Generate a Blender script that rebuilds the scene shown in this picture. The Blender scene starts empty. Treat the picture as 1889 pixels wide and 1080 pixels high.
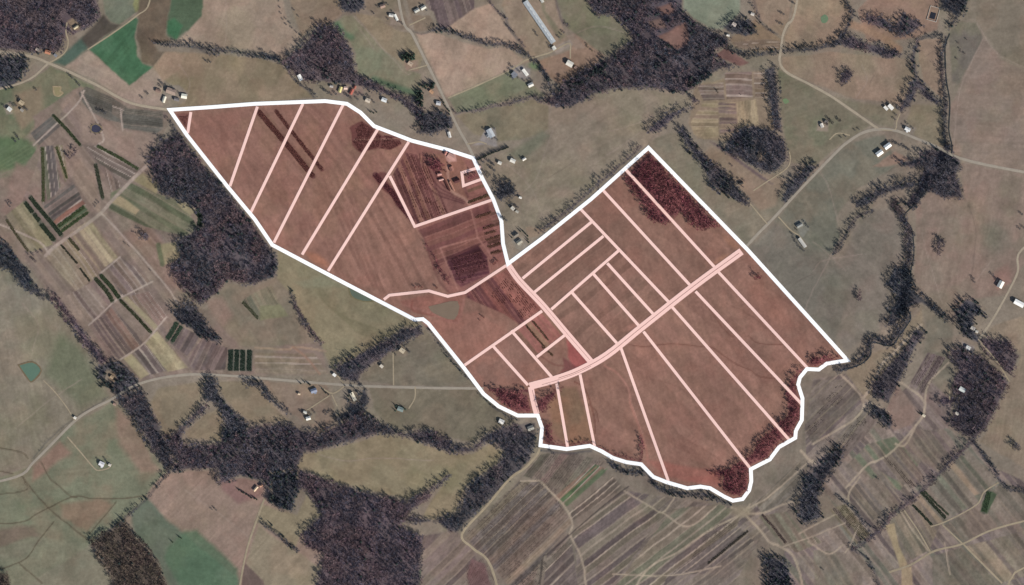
import bpy, math, random
import numpy as np

# ------------------------------------------------------------------ camera, sky, sun
SC = bpy.context.scene
S = 1.5                                    # metres on the ground per photo pixel
CAM_H = 8000.0
cd = bpy.data.cameras.new('camera'); cam = bpy.data.objects.new('camera', cd)
SC.collection.objects.link(cam); SC.camera = cam
cam.location = (0, 0, CAM_H); cam.rotation_euler = (0, 0, 0)
cd.sensor_width = 36.0; cd.lens = 36.0*CAM_H/(1889*S); cd.clip_start = 10; cd.clip_end = 40000
SUN_EL, SUN_AZ = math.radians(29), math.radians(134)
w = bpy.data.worlds.new('World'); SC.world = w; w.use_nodes = True
nt = w.node_tree; bg = nt.nodes['Background']
sky = nt.nodes.new('ShaderNodeTexSky'); sky.sky_type = 'NISHITA'; sky.sun_disc = False
sky.sun_elevation = SUN_EL; sky.sun_rotation = SUN_AZ
nt.links.new(sky.outputs[0], bg.inputs[0]); bg.inputs[1].default_value = 0.09
ld = bpy.data.lights.new('sun', 'SUN'); ld.energy = 5.0; ld.angle = math.radians(0.5); ld.color = (1.0, 0.95, 0.87)
sun = bpy.data.objects.new('sun', ld); SC.collection.objects.link(sun)
sun.rotation_euler = (math.pi/2-SUN_EL, 0, math.pi-SUN_AZ)
sun.location = (800, -800, 900)
SC.view_settings.view_transform = 'Standard'; SC.view_settings.look = 'None'
SC.view_settings.exposure = 0.27; SC.view_settings.gamma = 1
K = np.array([1.08, 1.10, 1.15])                                   # what a level surface of albedo 1 renders to

# ------------------------------------------------------------------ helpers
rng = np.random.default_rng(7); random.seed(7)
COL = SC.collection
def lin(c):
    c = np.asarray(c, float)/255
    return np.where(c <= .04045, c/12.92, ((c+.055)/1.055)**2.4)
def A(*c): return lin(c)/K
TAB = rng.random((16, 256, 256))
def vn(x, y, s=0):
    t = TAB[s % 16]; xi = np.floor(x).astype(int); yi = np.floor(y).astype(int)
    fx = x-xi; fy = y-yi; fx = fx*fx*(3-2*fx); fy = fy*fy*(3-2*fy)
    a = t[yi & 255, xi & 255]; b = t[yi & 255, (xi+1) & 255]
    c = t[(yi+1) & 255, xi & 255]; d = t[(yi+1) & 255, (xi+1) & 255]
    return (a*(1-fx)+b*fx)*(1-fy)+(c*(1-fx)+d*fx)*fy
def fbm(x, y, s=0, o=4):
    r = 0; a = .5; n = 0
    for k in range(o):
        r = r+a*vn(x*2**k+17.3*k, y*2**k+9.1*k, s+k); n += a; a *= .5
    return r/n
def P(t):
    v = [float(q) for q in t.split()]; o = []
    for x, y in zip(v[::2], v[1::2]):
        if x <= 0: x -= 90
        if x >= 1889: x += 90
        if y <= 0: y -= 90
        if y >= 1080: y += 90
        o.append((x, y))
    return o
def smooth(pts, n=5):
    p = np.array(pts, float)
    if len(p) < 3: return p
    q = np.vstack([2*p[0]-p[1], p, 2*p[-1]-p[-2]]); o = []
    for i in range(1, len(q)-2):
        for t in np.arange(n)/n:
            o.append(.5*((2*q[i])+(-q[i-1]+q[i+1])*t+(2*q[i-1]-5*q[i]+4*q[i+1]-q[i+2])*t*t+(-q[i-1]+3*q[i]-3*q[i+1]+q[i+2])*t**3))
    o.append(p[-1]); return np.array(o)
def sd_line(x, y, pts):
    d = np.full(x.shape, 1e9); p = np.asarray(pts, float)
    for (ax, ay), (bx, by) in zip(p[:-1], p[1:]):
        ex, ey = bx-ax, by-ay; t = np.clip(((x-ax)*ex+(y-ay)*ey)/(ex*ex+ey*ey+1e-9), 0, 1)
        d = np.minimum(d, (x-ax-t*ex)**2+(y-ay-t*ey)**2)
    return np.sqrt(d)
def inside(x, y, pts):
    p = np.asarray(pts, float); r = np.zeros(x.shape, bool)
    for (ax, ay), (bx, by) in zip(p, np.roll(p, -1, 0)):
        if ay == by: continue
        c = (ay > y) != (by > y)
        r ^= c & (x < (bx-ax)*(y-ay)/(by-ay)+ax)
    return r
def sd_poly(x, y, pts):
    p = list(map(tuple, pts)); d = sd_line(x, y, p+[p[0]])
    return np.where(inside(x, y, p), -d, d)
def sstep(e0, e1, v):
    t = np.clip((v-e0)/(e1-e0), 0, 1); return t*t*(3-2*t)

# gentle relief, flattened at the ponds
FLAT = [(55,686,26),(820,572,34),(665,538,30),(1520,35,14),(107,168,16),(1448,187,10),(176,238,14)]
def Hraw(x, y):
    x = np.asarray(x, float); y = np.asarray(y, float)
    return 3.6*np.sin(x/310+.6)*np.cos(y/270-.4)+2.6*np.sin(x/150-y/190+1.3)+1.8*np.sin(y/118+x/240)+1.1*np.sin(x/83+2)*np.sin(y/91+.7)
def H(x, y):
    h = Hraw(x, y)
    for cx, cy, r in FLAT:
        wx, wy = (cx-944.5)*S, (540-cy)*S
        d = np.hypot(x-wx, y-wy); h = h+(Hraw(wx, wy)-h)*(1-sstep(r*S, r*S*2.2, d))
    return h
def Wd(px, py): return (np.asarray(px, float)-944.5)*S, (540-np.asarray(py, float))*S

def tag(o, label=None, cat=None, group=None, kind=None):
    if label: o['label'] = label
    if cat: o['category'] = cat
    if group: o['group'] = group
    if kind: o['kind'] = kind
    return o
def mesh_np(name, v, f, mat, col=None, smooth_=False):
    """v (n,3), f (m,k) -> mesh data"""
    me = bpy.data.meshes.new(name); v = np.asarray(v, np.float32); f = np.asarray(f, np.int32)
    k = f.shape[1]; m = len(f)
    me.vertices.add(len(v)); me.vertices.foreach_set('co', v.ravel())
    me.loops.add(m*k); me.loops.foreach_set('vertex_index', f.ravel())
    me.polygons.add(m); me.polygons.foreach_set('loop_start', np.arange(m, dtype=np.int32)*k)
    me.polygons.foreach_set('use_smooth', np.full(m, smooth_, bool))
    me.update(calc_edges=True)
    if col is not None:
        a = me.color_attributes.new('tone', 'FLOAT_COLOR', 'POINT')
        c = np.ones((len(v), 4), np.float32); c[:, :3] = col; a.data.foreach_set('color', c.ravel())
    me.materials.append(mat); return me
def obj(name, me, parent=None):
    o = bpy.data.objects.new(name, me); COL.objects.link(o)
    if parent: o.parent = parent
    return o

# ------------------------------------------------------------------ materials
def material(name, color=None, attr=False, rough=.95, fine=((.12, .16), (.5, .12)), bump=0.0, spec=.1, coords='Object'):
    m = bpy.data.materials.new(name); m.use_nodes = True; n = m.node_tree; b = n.nodes['Principled BSDF']
    b.inputs['Roughness'].default_value = rough; b.inputs['Specular IOR Level'].default_value = spec
    if attr:
        src = n.nodes.new('ShaderNodeVertexColor'); src.layer_name = 'tone'; out = src.outputs[0]
    else:
        src = n.nodes.new('ShaderNodeRGB'); src.outputs[0].default_value = (*color, 1); out = src.outputs[0]
    tc = n.nodes.new('ShaderNodeTexCoord'); first = None
    for sc, am in fine:
        no = n.nodes.new('ShaderNodeTexNoise'); no.inputs['Scale'].default_value = sc; no.inputs['Detail'].default_value = 4
        n.links.new(tc.outputs[coords], no.inputs['Vector']); first = first or no
        mr = n.nodes.new('ShaderNodeMapRange'); mr.inputs[1].default_value = .25; mr.inputs[2].default_value = .75
        mr.inputs[3].default_value = 1-am; mr.inputs[4].default_value = 1+am
        n.links.new(no.outputs[0], mr.inputs[0])
        mx = n.nodes.new('ShaderNodeVectorMath'); mx.operation = 'SCALE'
        n.links.new(out, mx.inputs[0]); n.links.new(mr.outputs[0], mx.inputs['Scale']); out = mx.outputs[0]
    n.links.new(out, b.inputs['Base Color'])
    if bump and first:
        bp = n.nodes.new('ShaderNodeBump'); bp.inputs['Strength'].default_value = bump; bp.inputs['Distance'].default_value = 1
        n.links.new(first.outputs[0], bp.inputs['Height']); n.links.new(bp.outputs[0], b.inputs['Normal'])
    return m
M_GROUND = material('soil_and_grass', attr=True, fine=((.035, .08), (.13, .11), (.45, .1)), bump=.25)
M_LEAF = material('twigs_and_leaves', attr=True, fine=((.4, .12),), rough=.9)
M_BARK = material('bark', A(88, 80, 78), fine=((1.5, .25),))
def water(name, c):
    m = material(name, c, rough=.18, spec=.5, fine=((.05, .06), (.3, .04)))
    return m
MAT = {}
def mat(kind, c, **k):
    key = (kind, tuple(np.round(c, 4)))
    if key not in MAT: MAT[key] = material(kind, c, **k)
    return MAT[key]

# ------------------------------------------------------------------ the outlines read off the map
BOUND = P('313 203 390 198 470 192 600 187 640 192 665 208 690 233 760 260 830 278 873 292 890 330 910 368 925 408 928 450 937 487 1000 440 1090 368 1196 273 1380 462 1563 665 1525 671 1510 682 1488 681 1475 697 1472 710 1480 735 1479 775 1468 795 1467 808 1437 825 1420 848 1385 866 1386 888 1382 905 1370 921 1352 924 1335 916 1310 901 1292 898 1268 901 1230 890 1205 880 1183 857 1155 853 1130 845 1110 833 1088 823 1045 829 997 822 1000 790 992 767 955 767 920 750 892 727 855 678 790 597 780 589 765 590 640 525 502 452 470 405 420 345 345 250')
LOT = [ # path, width, label
 ('352 207 346 246', 5.3, 'short pink lot line cutting off the pointed northwest corner'),
 ('475 197 424 344', 5.3, 'pink lot line whose top beside the upper ends of the two dark shrub strips'),
 ('559 192 462 393', 5.3, 'pink lot line crossing the northern halves of both dark shrub strips'),
 ('634 192 505 448', 5.3, 'pink lot line touching the lower ends of both dark shrub strips'),
 ('698 237 557 470', 5.3, 'pink lot line that starts beside the dark red thicket below the north boundary'),
 ('754 262 605 500', 5.3, 'pink lot line passing along the side of the dark wedge thicket'),
 ('719 325 765 418 908 369', 5.3, 'bent pink lot line enclosing the nursery rows and farmstead'),
 ('708 553 718 545 791 537 826 547 858 540 934 490', 5.3, 'wavy pink lot line above the triangular farm pond'),
 ('887 308 852 319 855 343 888 331', 5.3, 'small pink lot line box beside the east boundary road'),
 ('857 674 1000 574', 5.3, 'pink lot line running uphill from the west boundary below the farm pond'),
 ('907 636 974 711', 5.3, 'pink lot line nearest the west boundary of the small lower lots'),
 ('943 610 1023 702', 5.3, 'pink lot line through the middle of the small lower lots'),
 ('990 659 1044 617', 5.3, 'short pink lot line across the lot holding thin dark hedge rows'),
 ('964 514 1091 410', 5.3, 'uppermost of the three parallel pink lot lines right of the junction'),
 ('985 540 1113 436', 5.3, 'middle one of the three parallel pink lot lines right of the junction'),
 ('1017 571 1143 461', 5.3, 'lowest of the three parallel pink lot lines right of the junction'),
 ('1067 382 1234 558', 5.3, 'pink lot line closing the ends of the three parallel lots'),
 ('1110 349 1276 530', 5.3, 'pink lot line over open field west of the dark red wood'),
 ('1152 311 1319 494', 5.3, 'pink lot line cut through the dark red wood'),
 ('1055 540 1141 637', 5.3, 'longest pink lot line among the narrow lots above the wide pink lane'),
 ('1093 504 1180 603', 5.3, 'middle pink lot line of the narrow lots above the wide pink lane'),
 ('1120 486 1208 583', 5.3, 'pink lot line of the narrow lots nearest the open upper field'),
 ('1145 641 1233 888', 5.3, 'steep pink lot line along the pale eroded track to the south boundary'),
 ('1187 612 1383 863', 5.3, 'long pink lot line ending at the southern tip of the dark wood'),
 ('1240 567 1456 812', 5.3, 'long pink lot line ending in the broad part of the dark creek wood'),
 ('1283 538 1478 745', 5.3, 'long pink lot line crossing the thin winding ditch'),
 ('1325 502 1490 680', 5.3, 'pink lot line nearest the northeast boundary'),
 ('1027 708 1047 825', 5.3, 'pink lot line west of the grassy hollow near the south boundary'),
 ('1070 691 1097 824', 5.3, 'pink lot line east of the grassy hollow near the south boundary'),
]
LANES = [('938 490 958 518 1000 562 1045 615 1093 671', 11.5, 'wide pink lane strip from the junction down to the cross lane'),
 ('1368 464 1280 528 1185 603 1120 655 1068 684 1025 700 977 713', 13.5, 'widest pink lane strip along the farm road'),
 ('979 714 984 740 990 764', 10.5, 'short wide pink lane strip down to the southwest boundary')]

# woods: name key, outline, spacing px, palette, share of evergreen, label
BARE = [(70,70,78),(78,76,82),(86,80,86),(96,86,88),(106,92,90)]
PURP = [(72,70,78),(80,74,82),(90,79,84),(102,84,87),(112,92,90)]
DARKB = [(54,60,66),(62,67,74),(72,74,80),(86,84,88)]
OLIVE = [(92,84,70),(82,76,68),(100,88,74),(86,72,66)]
RED = [(96,54,60),(108,64,68),(122,76,78),(134,88,86)]
WOODS = [
 ('0 0 165 0 185 18 188 32 165 52 150 60 136 70 128 62 124 68 112 96 92 100 84 90 70 100 60 101 0 80', 4.3, PURP+BARE, .03, 'large purple bare wood in the northwest corner'),
 ('0 97 48 106 55 118 38 148 28 162 0 182', 4.2, DARKB, .3, 'dark wood below the northwest road at the west edge'),
 ('517 112 540 95 560 80 578 58 583 44 612 44 637 68 653 96 657 132 690 150 740 174 782 198 792 240 778 238 757 204 735 187 700 172 655 160 600 154 562 152 541 140', 4.4, PURP+BARE, .04, 'purple fan shaped wood beside the crescent green field'),
 ('480 95 515 105 518 118 488 112', 4.2, DARKB, .2, 'short thick hedge wood at the corner of the tan northern field'),
 ('613 0 672 0 676 18 650 26 635 24 622 10', 4.2, DARKB, .15, 'small dark wood at the top edge above the crescent green field'),
 ('1052 0 1258 0 1262 18 1282 38 1305 54 1345 68 1348 84 1322 94 1324 106 1366 122 1330 130 1316 140 1290 158 1278 168 1268 174 1200 165 1125 168 1090 180 1060 198 1030 200 998 190 1010 178 1030 166 1030 155 1080 128 1130 102 1165 74 1150 45 1130 28 1105 30 1088 20', 4.3, PURP+BARE+DARKB, .06, 'largest northern wood between the poultry barn and the pale green field'),
 ('1328 52 1348 32 1384 36 1400 64 1376 70 1345 62', 5, DARKB, .1, 'dark grove round the house beside the pale green field'),
 ('1272 172 1292 187 1245 220 1216 246 1196 248 1194 236 1230 210 1276 194', 4.2, BARE, .03, 'grey bare spur of wood left of the terraced plots'),
 ('1245 240 1262 235 1285 270 1305 290 1340 315 1385 376 1376 384 1340 362 1310 346 1295 312 1270 276', 4.2, DARKB+BARE, .1, 'dark diagonal belt of wood northeast of the dark red wood'),
 ('1330 276 1350 246 1386 230 1422 238 1450 260 1456 290 1440 315 1414 322 1390 310 1356 290 1338 286', 4.2, DARKB+BARE, .03, 'round grey wood below the terraced plots'),
 ('1410 125 1433 121 1438 200 1445 248 1424 240 1415 190', 4.4, DARKB+BARE, 0, 'upright tree belt between the terraced plots and the eastern road'),
 ('1440 372 1450 340 1490 300 1512 306 1450 380', 4.4, DARKB, .1, 'dark tree belt beside the diagonal eastern road'),
 ('1738 0 1795 0 1786 15 1766 40 1750 60 1744 50 1760 30 1735 18', 4.4, DARKB, .1, 'dark creek wood at the top edge near the northeast corner'),
 ('1588 38 1605 24 1625 28 1650 42 1664 22 1690 34 1706 46 1684 66 1660 72 1640 58 1612 50', 4.6, PURP+DARKB, .08, 'ragged wood west of the fenced pen in the northeast'),
 ('1543 74 1572 62 1600 78 1660 94 1664 106 1640 112 1600 98 1552 88', 4.6, DARKB+PURP, .06, 'low hook shaped wood along the northeastern brook'),
 ('1688 74 1700 78 1690 100 1694 145 1720 172 1740 186 1732 194 1708 186 1694 168 1682 196 1662 208 1655 202 1672 168 1684 142 1676 108', 4.6, DARKB+BARE, .1, 'forked belt of wood above the northeastern farmyard'),
 ('1702 276 1746 270 1776 296 1766 330 1780 366 1742 370 1712 352 1696 376 1660 386 1690 350 1700 312 1652 306 1655 296 1690 290', 4.3, BARE+DARKB, .03, 'star shaped wood where the eastern creek passes under the road'),
 ('1574 372 1620 346 1660 336 1692 330 1692 346 1640 358 1600 382 1580 388', 4.3, DARKB, .05, 'slanting belt of wood north of the brown eastern field'),
 ('1632 522 1650 490 1676 500 1684 530 1722 560 1762 596 1742 592 1700 562 1668 576 1652 602 1634 602 1640 570 1652 550', 4.2, DARKB, .1, 'creek wood east of the brown field below the narrow creek belt'),
 ('1696 604 1711 612 1682 660 1641 745 1610 736 1605 710 1630 680 1668 640 1682 615', 4.3, BARE+DARKB, .05, 'long shelter belt of grey trees in the southeast plots'),
 ('1610 742 1640 760 1652 784 1642 796 1602 762', 4.3, DARKB, .15, 'short dark wood at the foot of the southeastern shelter belt'),
 ('1756 574 1782 550 1802 556 1822 582 1800 584 1800 610 1822 640 1800 634 1776 622', 4.6, DARKB, .25, 'dark trees round the farmstead west of the eastern lane'),
 ('1745 645 1772 640 1790 648 1820 660 1864 706 1846 742 1822 790 1796 812 1770 800 1745 780 1758 760 1768 735 1756 722 1758 700 1766 684', 4.0, BARE+PURP, .05, 'big purple grey wood on the eastern edge'),
 ('1810 622 1860 626 1882 656 1866 696 1832 666 1808 636', 4.4, PURP, .02, 'purple thicket beyond the track at the eastern wood'),
 ('1540 824 1560 828 1552 850 1527 885 1512 915 1517 955 1482 972 1470 940 1476 910 1480 880 1510 860', 4.2, DARKB, .2, 'dark wood on the draw east of the southern boundary tip'),
 ('1405 1024 1432 1024 1456 1042 1476 1080 1400 1080 1415 1050', 4.2, DARKB, .25, 'dark grove at the bottom edge in the southern plots'),
 ('272 290 300 258 328 244 346 262 376 304 414 346 464 408 497 456 514 480 510 510 470 526 420 520 400 546 370 566 330 526 310 492 330 470 326 442 372 418 370 396 330 372 300 362 283 330', 4.0, DARKB+BARE+PURP, .05, 'big dark oak wood against the southwest side of the red farm'),
 ('330 566 350 554 380 590 412 630 406 636 370 622 325 592 318 573', 4.2, DARKB, .12, 'tapering dark wood tail below the big oak wood'),
 ('0 428 15 445 40 480 56 502 62 522 86 545 96 560 75 548 36 532 20 502 0 472', 4.2, DARKB, .08, 'dark hedge wood at the west edge beside the nursery plots'),
 ('90 540 106 545 150 605 205 668 184 674 150 632 112 578', 4.4, PURP, 0, 'purple brush strip along the lower side of the nursery plots'),
 ('176 676 210 664 240 682 258 704 262 716 216 736 205 712 214 690 200 684 190 704 180 700', 4.2, DARKB, .3, 'dark wood round the clearing north of the western road'),
 ('213 736 264 716 276 742 302 802 322 850 312 872 280 832 250 782 230 756', 4.1, BARE+DARKB, .03, 'grey creek wood south of the western road'),
 ('376 700 398 698 408 728 438 762 462 786 440 812 408 816 412 776 400 748 374 740', 4.1, DARKB, .1, 'dark arm of wood between two small southern fields'),
 ('298 814 335 786 372 745 386 752 350 786 332 816 346 822 400 816 460 786 520 782 590 800 640 770 668 760 700 776 745 800 790 793 835 812 830 836 790 823 750 807 700 803 660 812 610 828 565 836 548 868 500 872 496 922 486 890 440 880 405 896 398 866 310 872 326 850 310 832', 4.1, PURP+BARE+DARKB, .06, 'long creek wood winding below the western road'),
 ('498 872 546 868 556 900 542 945 516 942 497 926', 4.0, DARKB, .3, 'dark square wood at the end of the southern lane'),
 ('546 864 640 896 750 926 790 905 800 918 760 942 738 968 782 990 772 1080 556 1080 592 1046 594 1022 562 1010 556 985 592 950 564 906 550 900', 4.1, PURP, .02, 'broad purple wood at the bottom edge'),
 ('830 816 870 823 900 800 930 786 992 778 990 824 978 850 940 890 888 940 846 984 832 986 808 966 772 968 740 962 758 946 800 962 842 948 862 900 882 878 916 856 928 836 905 816 870 836 830 836', 4.1, DARKB+BARE, .05, 'dark creek wood beside the southern gravel track'),
 ('826 872 834 880 798 908 764 930 752 922 790 902', 4.3, BARE, 0, 'narrow spur of bare trees between two hollow fields'),
 ('612 680 620 674 700 632 745 606 776 600 786 620 760 626 720 652 668 690 662 708 630 702', 4.3, BARE+DARKB, .05, 'slanting belt of wood below the boundary corner'),
 ('448 700 484 704 504 734 538 762 528 764 494 740 478 716 456 714', 4.4, DARKB, .05, 'thin belt of trees south of the four dark nursery beds'),
 ('640 722 676 716 684 742 672 760 700 778 660 770 620 778 610 768 640 756', 4.6, DARKB, .1, 'dark trees round the long white roofed house'),
 ('170 1000 230 956 250 986 292 1036 342 1080 240 1080 200 1060 180 1022', 4.3, OLIVE, .03, 'brown scrub wood in the southwest'),
 ('0 1032 20 1060 40 1080 0 1080', 4.4, OLIVE, .05, 'small scrub wood in the southwest corner'),
 ('770 206 800 200 834 212 838 236 802 248 768 250 776 226', 4.1, DARKB, .1, 'dark wood just north of the red farm beside the county road'),
 ('912 352 924 334 938 332 952 344 956 362 934 366 924 374 914 366', 3.8, DARKB, 0, 'small round grove of bare trees east of the boundary road'),
 ('1147 326 1196 279 1330 424 1310 422 1295 427 1274 412 1256 396 1244 402 1230 416 1206 411 1187 382 1168 352', 3.9, RED, 0, 'dark red wood in the northern corner of the red farm'),
 ('1500 660 1530 656 1556 664 1526 670 1510 678 1488 678 1474 694 1470 712 1478 736 1476 774 1464 794 1462 806 1435 822 1418 844 1384 862 1382 900 1366 916 1350 916 1330 902 1336 884 1310 872 1342 864 1374 846 1400 814 1426 788 1452 762 1448 718 1470 684', 4.0, RED, 0, 'dark red creek wood along the southeast boundary'),
 ('906 716 975 724 985 762 950 764 922 744', 4.0, RED, 0, 'dark red wood in the southwest corner of the farm'),
 ('986 738 1016 724 1038 712 1024 736 1004 760 992 760', 4.3, RED, 0, 'small dark red wood beside the short pink lane'),
 ('1730 438 1748 446 1738 453 1734 474 1726 473', 3.6, BARE, 0, 'dark triangular thicket alone in the broad brown field'),
 ('1547 156 1550 140 1562 126 1576 134 1570 150 1554 160', 4.2, PURP, 0, 'lone purple clump of bushes in the tan field east of the northeastern road'),
 ('124 291 137 272 144 277 131 296', 3.4, BARE, 0, 'small oblong dark clump beside the fan shaped nursery beds'),
 ('259 436 264 427 275 428 280 437 272 445 262 443', 3.8, BARE, 0, 'round purple clump on the reddish nursery ground'),
 ('1582 557 1580 550 1587 536 1592 541', 3.6, PURP, 0, 'short dark streak of bushes in the brown purple field'),
 ('1388 508 1400 507 1408 512 1400 517 1390 515', 3.6, RED, 0, 'small dark red thicket in the northeast lot'),
 ('862 326 882 318 886 326 864 334', 3.8, RED, 0, 'dark red thicket filling the small lot line box'),
 ('793 298 808 288 818 304 810 318 796 314', 4.0, RED, 0, 'dark red grove left of the farmstead ring drive'),
 ('1866 812 1874 816 1884 828 1874 832 1868 824', 4, DARKB, 0, 'small dark clump in the tan field of the lower eastern corner'),
 ('738 104 750 97 764 99 766 106 750 113 740 111', 3.4, [(42,54,44),(48,60,48)], 1, 'dark evergreen clump left of the county road'),
 ('767 172 776 168 782 182 776 196 766 192', 3.4, [(42,52,44),(46,56,48)], 1, 'tall dark evergreen clump left of the orange roofed house'),
 ('772 163 784 155 800 153 802 161 786 166', 3.4, [(42,52,44),(46,56,48)], 1, 'flat dark evergreen clump above the orange roofed house'),
 ('1368 244 1378 240 1390 262 1388 282 1376 282 1368 264', 3.8, DARKB, .3, 'darkest stand of trees inside the round grey wood'),
 ('1786 740 1740 728 1724 742 1738 752 1756 748', 4.6, PURP, 0, 'thin brush left of the dirt track by the big eastern wood'),
 ('1002 778 1014 784 1022 822 1003 820', 4.3, RED, 0, 'dark red trees on the curved southwest boundary'),
]
CLEARINGS = [('1212 68 1264 42 1271 76 1250 90 1234 82', (128,102,88)), ('1212 14 1238 6 1246 22 1226 30', (120,94,82)), ('1196 38 1222 34 1230 50 1202 54', (116,98,86)),
 ('1322 102 1340 91 1382 116 1364 121 1326 106', (114,88,80)), ('124 40 134 34 148 46 146 56 130 58', (126,112,90)), ('198 688 210 688 216 704 204 706', (122,106,84)),
 ('960 786 975 780 990 786 988 800 968 800', (112,104,94)), ('438 884 470 886 486 894 482 914 452 912 430 900', (132,108,94))]
YARDS = [('770 10 790 8 792 26 764 28', (128,120,104)), ('716 20 738 22 740 46 720 44', (130,120,104)), ('744 112 772 110 770 130 748 130', (132,114,98)), ('786 158 806 158 814 182 794 178', (134,116,98)), ('1508 224 1530 220 1528 244 1506 242', (134,122,106)), ('1832 508 1862 494 1868 520 1842 536', (136,112,98)), ('1668 228 1690 236 1684 248 1666 244', (130,122,108)), ('180 846 208 846 210 866 184 868', (104,108,86)), ('560 756 582 760 578 782 558 780', (126,118,98)), ('730 640 756 640 752 658 732 656', (122,112,94)), ('1060 60 1044 66 1062 92 1080 90', (136,120,102)), ('1398 280 1412 284 1408 300 1396 296', (128,114,96)), ('872 268 886 260 898 236 914 238 916 256 918 272 902 268', (136,131,123)), ('938 124 964 122 978 130 976 146 960 146', (140,134,126)), ('1010 92 1050 72 1056 82 1026 98', (142,132,116)),
 ('302 160 330 158 346 172 344 184 300 184', (130,120,108)), ('8 196 24 188 24 210 14 212', (138,128,112)), ('942 440 962 438 974 452 966 462 950 458', (132,126,110)), ('942 380 960 380 962 396 946 396', (128,118,100)),
 ('970 420 1010 425 990 440 976 440', (138,120,98)), ('820 284 838 282 842 298 826 298', (190,150,142)), ('1776 630 1800 640 1796 650 1780 646', (134,130,122)), ('1466 408 1486 406 1494 424 1480 440', (122,122,108)),
 ('640 720 668 720 664 744 646 744', (126,116,98)), ('606 160 664 158 672 178 640 180 610 174', (122,108,96)), ('1636 262 1650 272 1620 296 1612 284', (124,112,92)), ('1652 282 1680 292 1640 306 1610 306', (134,112,94))]
# hedges: centre line, width px, spacing, palette, evergreen, label
HEDGES = [
 ('282 78 300 82 345 85 395 92 430 96 482 107', 8, DARKB, .1, 'dark hedgerow between the tan fields in the north'),
 ('350 72 362 85 378 96 400 101', 7, DARKB, .1, 'short dark hedgerow branch in the northern tan field'),
 ('545 148 562 162 582 181', 7, DARKB, .05, 'dark hedgerow stub beside the white barn above the farm'),
 ('798 54 815 53 850 66 900 80 940 83 962 95 978 106', 10, DARKB, .1, 'tree line between the two tan triangular fields'),
 ('760 58 778 62 798 56', 4, DARKB, .1, 'thin bush line reaching the county road'),
 ('885 0 905 5 930 30 946 60 966 86', 6, BARE, .05, 'thin tree line west of the poultry barn'),
 ('986 110 1002 132 1014 158 1030 182', 11, DARKB, .1, 'tree line east of the farmyard by the gravel drive'),
 ('840 210 860 205 900 200 950 188 986 179 998 190', 7, BARE, .05, 'tree line across the olive field north of the gravelled house'),
 ('1005 0 1034 28 1048 48', 7, PURP, 0, 'purple hedge behind the poultry barn'),
 ('1340 90 1360 98 1390 103 1440 95 1490 90 1538 84 1552 76', 11, DARKB, .12, 'stream hedge crossing the northeastern road'),
 ('1368 0 1400 36 1432 64', 5, DARKB, .05, 'thin hedge slanting down to the northeastern road'),
 ('1530 0 1562 8 1572 22 1566 44 1552 68 1538 82', 11, DARKB, .05, 'curving hedge right of the small green pond'),
 ('1690 74 1735 64', 7, DARKB, .05, 'hedge across the top of the narrow eastern meadow'),
 ('1744 195 1741 240 1746 275', 12, DARKB, .05, 'creek hedge just north of the eastern road'),
 ('1746 70 1738 100 1739 140 1744 190', 9, DARKB+BARE, .05, 'sparse creek hedge beside the narrow eastern meadow'),
 ('1612 388 1590 396 1574 408 1562 432 1540 466', 10, DARKB+BARE, .05, 'curving hedge on the west side of the brown eastern field'),
 ('1650 378 1664 398 1676 424 1678 470 1668 500', 18, DARKB+BARE, .05, 'creek hedge between the brown field and the broad eastern field'),
 ('1750 270 1742 306 1716 338 1698 362 1682 380', 13, DARKB, .05, 'creek hedge threading the star shaped wood'),
 ('1672 498 1680 520 1670 548 1668 574', 16, DARKB, .05, 'creek hedge through the wood below the narrow creek belt'),
 ('1664 572 1674 590 1650 624 1638 634 1606 626 1600 652 1582 668 1546 682', 15, DARKB, .05, 'creek hedge looping past the eastern corner of the farm'),
 ('1795 812 1750 858 1700 906 1650 948 1616 984 1572 1016', 11, PURP+DARKB, .02, 'tree lined ditch through the southeastern plots'),
 ('1797 816 1830 860 1862 902 1889 924', 8, DARKB, .05, 'dark hedge along the field in the southeast'),
 ('1545 915 1572 938 1606 972', 7, DARKB, .1, 'short dark hedge in the southeastern plots'),
 ('1578 1018 1610 1046 1642 1080', 6, DARKB, .05, 'dark hedge running off the bottom edge in the southeast'),
 ('1000 832 1050 836 1090 832', 8, DARKB, .1, 'bushes below the south boundary nearest the gravel track'),
 ('1126 856 1160 874 1192 872 1216 902 1262 912 1300 914 1346 930', 12, DARKB, .2, 'bushes below the wavy south boundary'),
 ('536 540 556 586 592 634', 10, DARKB+PURP, .05, 'short tree belt between the nursery and the contour striped field'),
 ('790 606 860 694 912 754 958 776', 5, DARKB, .1, 'bushes along the outside of the southwest boundary'),
 ('312 870 282 908 240 946 172 1004', 8, DARKB+OLIVE, .1, 'bushy hedge between the green field and the southwest pasture'),
 ('478 962 505 980 550 1016', 9, DARKB, .15, 'dark hedge beside the southern lane'),
 ('996 428 1036 398 1080 362 1130 318 1184 270', 9, BARE, 0, 'row of bare trees along the northwest side of the east lots'),
 ('200 734 140 770 96 806 60 846', 2.5, DARKB, .1, 'thin dark hedge along the north side of the western road'),
 ('312 222 338 260 372 308', 6, DARKB, .05, 'dark bushes outside the west boundary line'),
 ('1008 818 1045 822 1086 817 1128 838 1180 851', 7, RED, 0, 'dark red bushes inside the south boundary'),
 ('1183 806 1184 828 1180 850', 9, RED, 0, 'dark red bushes beside the eroded track'),
 ('785 450 805 480 830 525', 6, RED, 0, 'dark red bushes left of the farm nursery block'),
]
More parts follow.
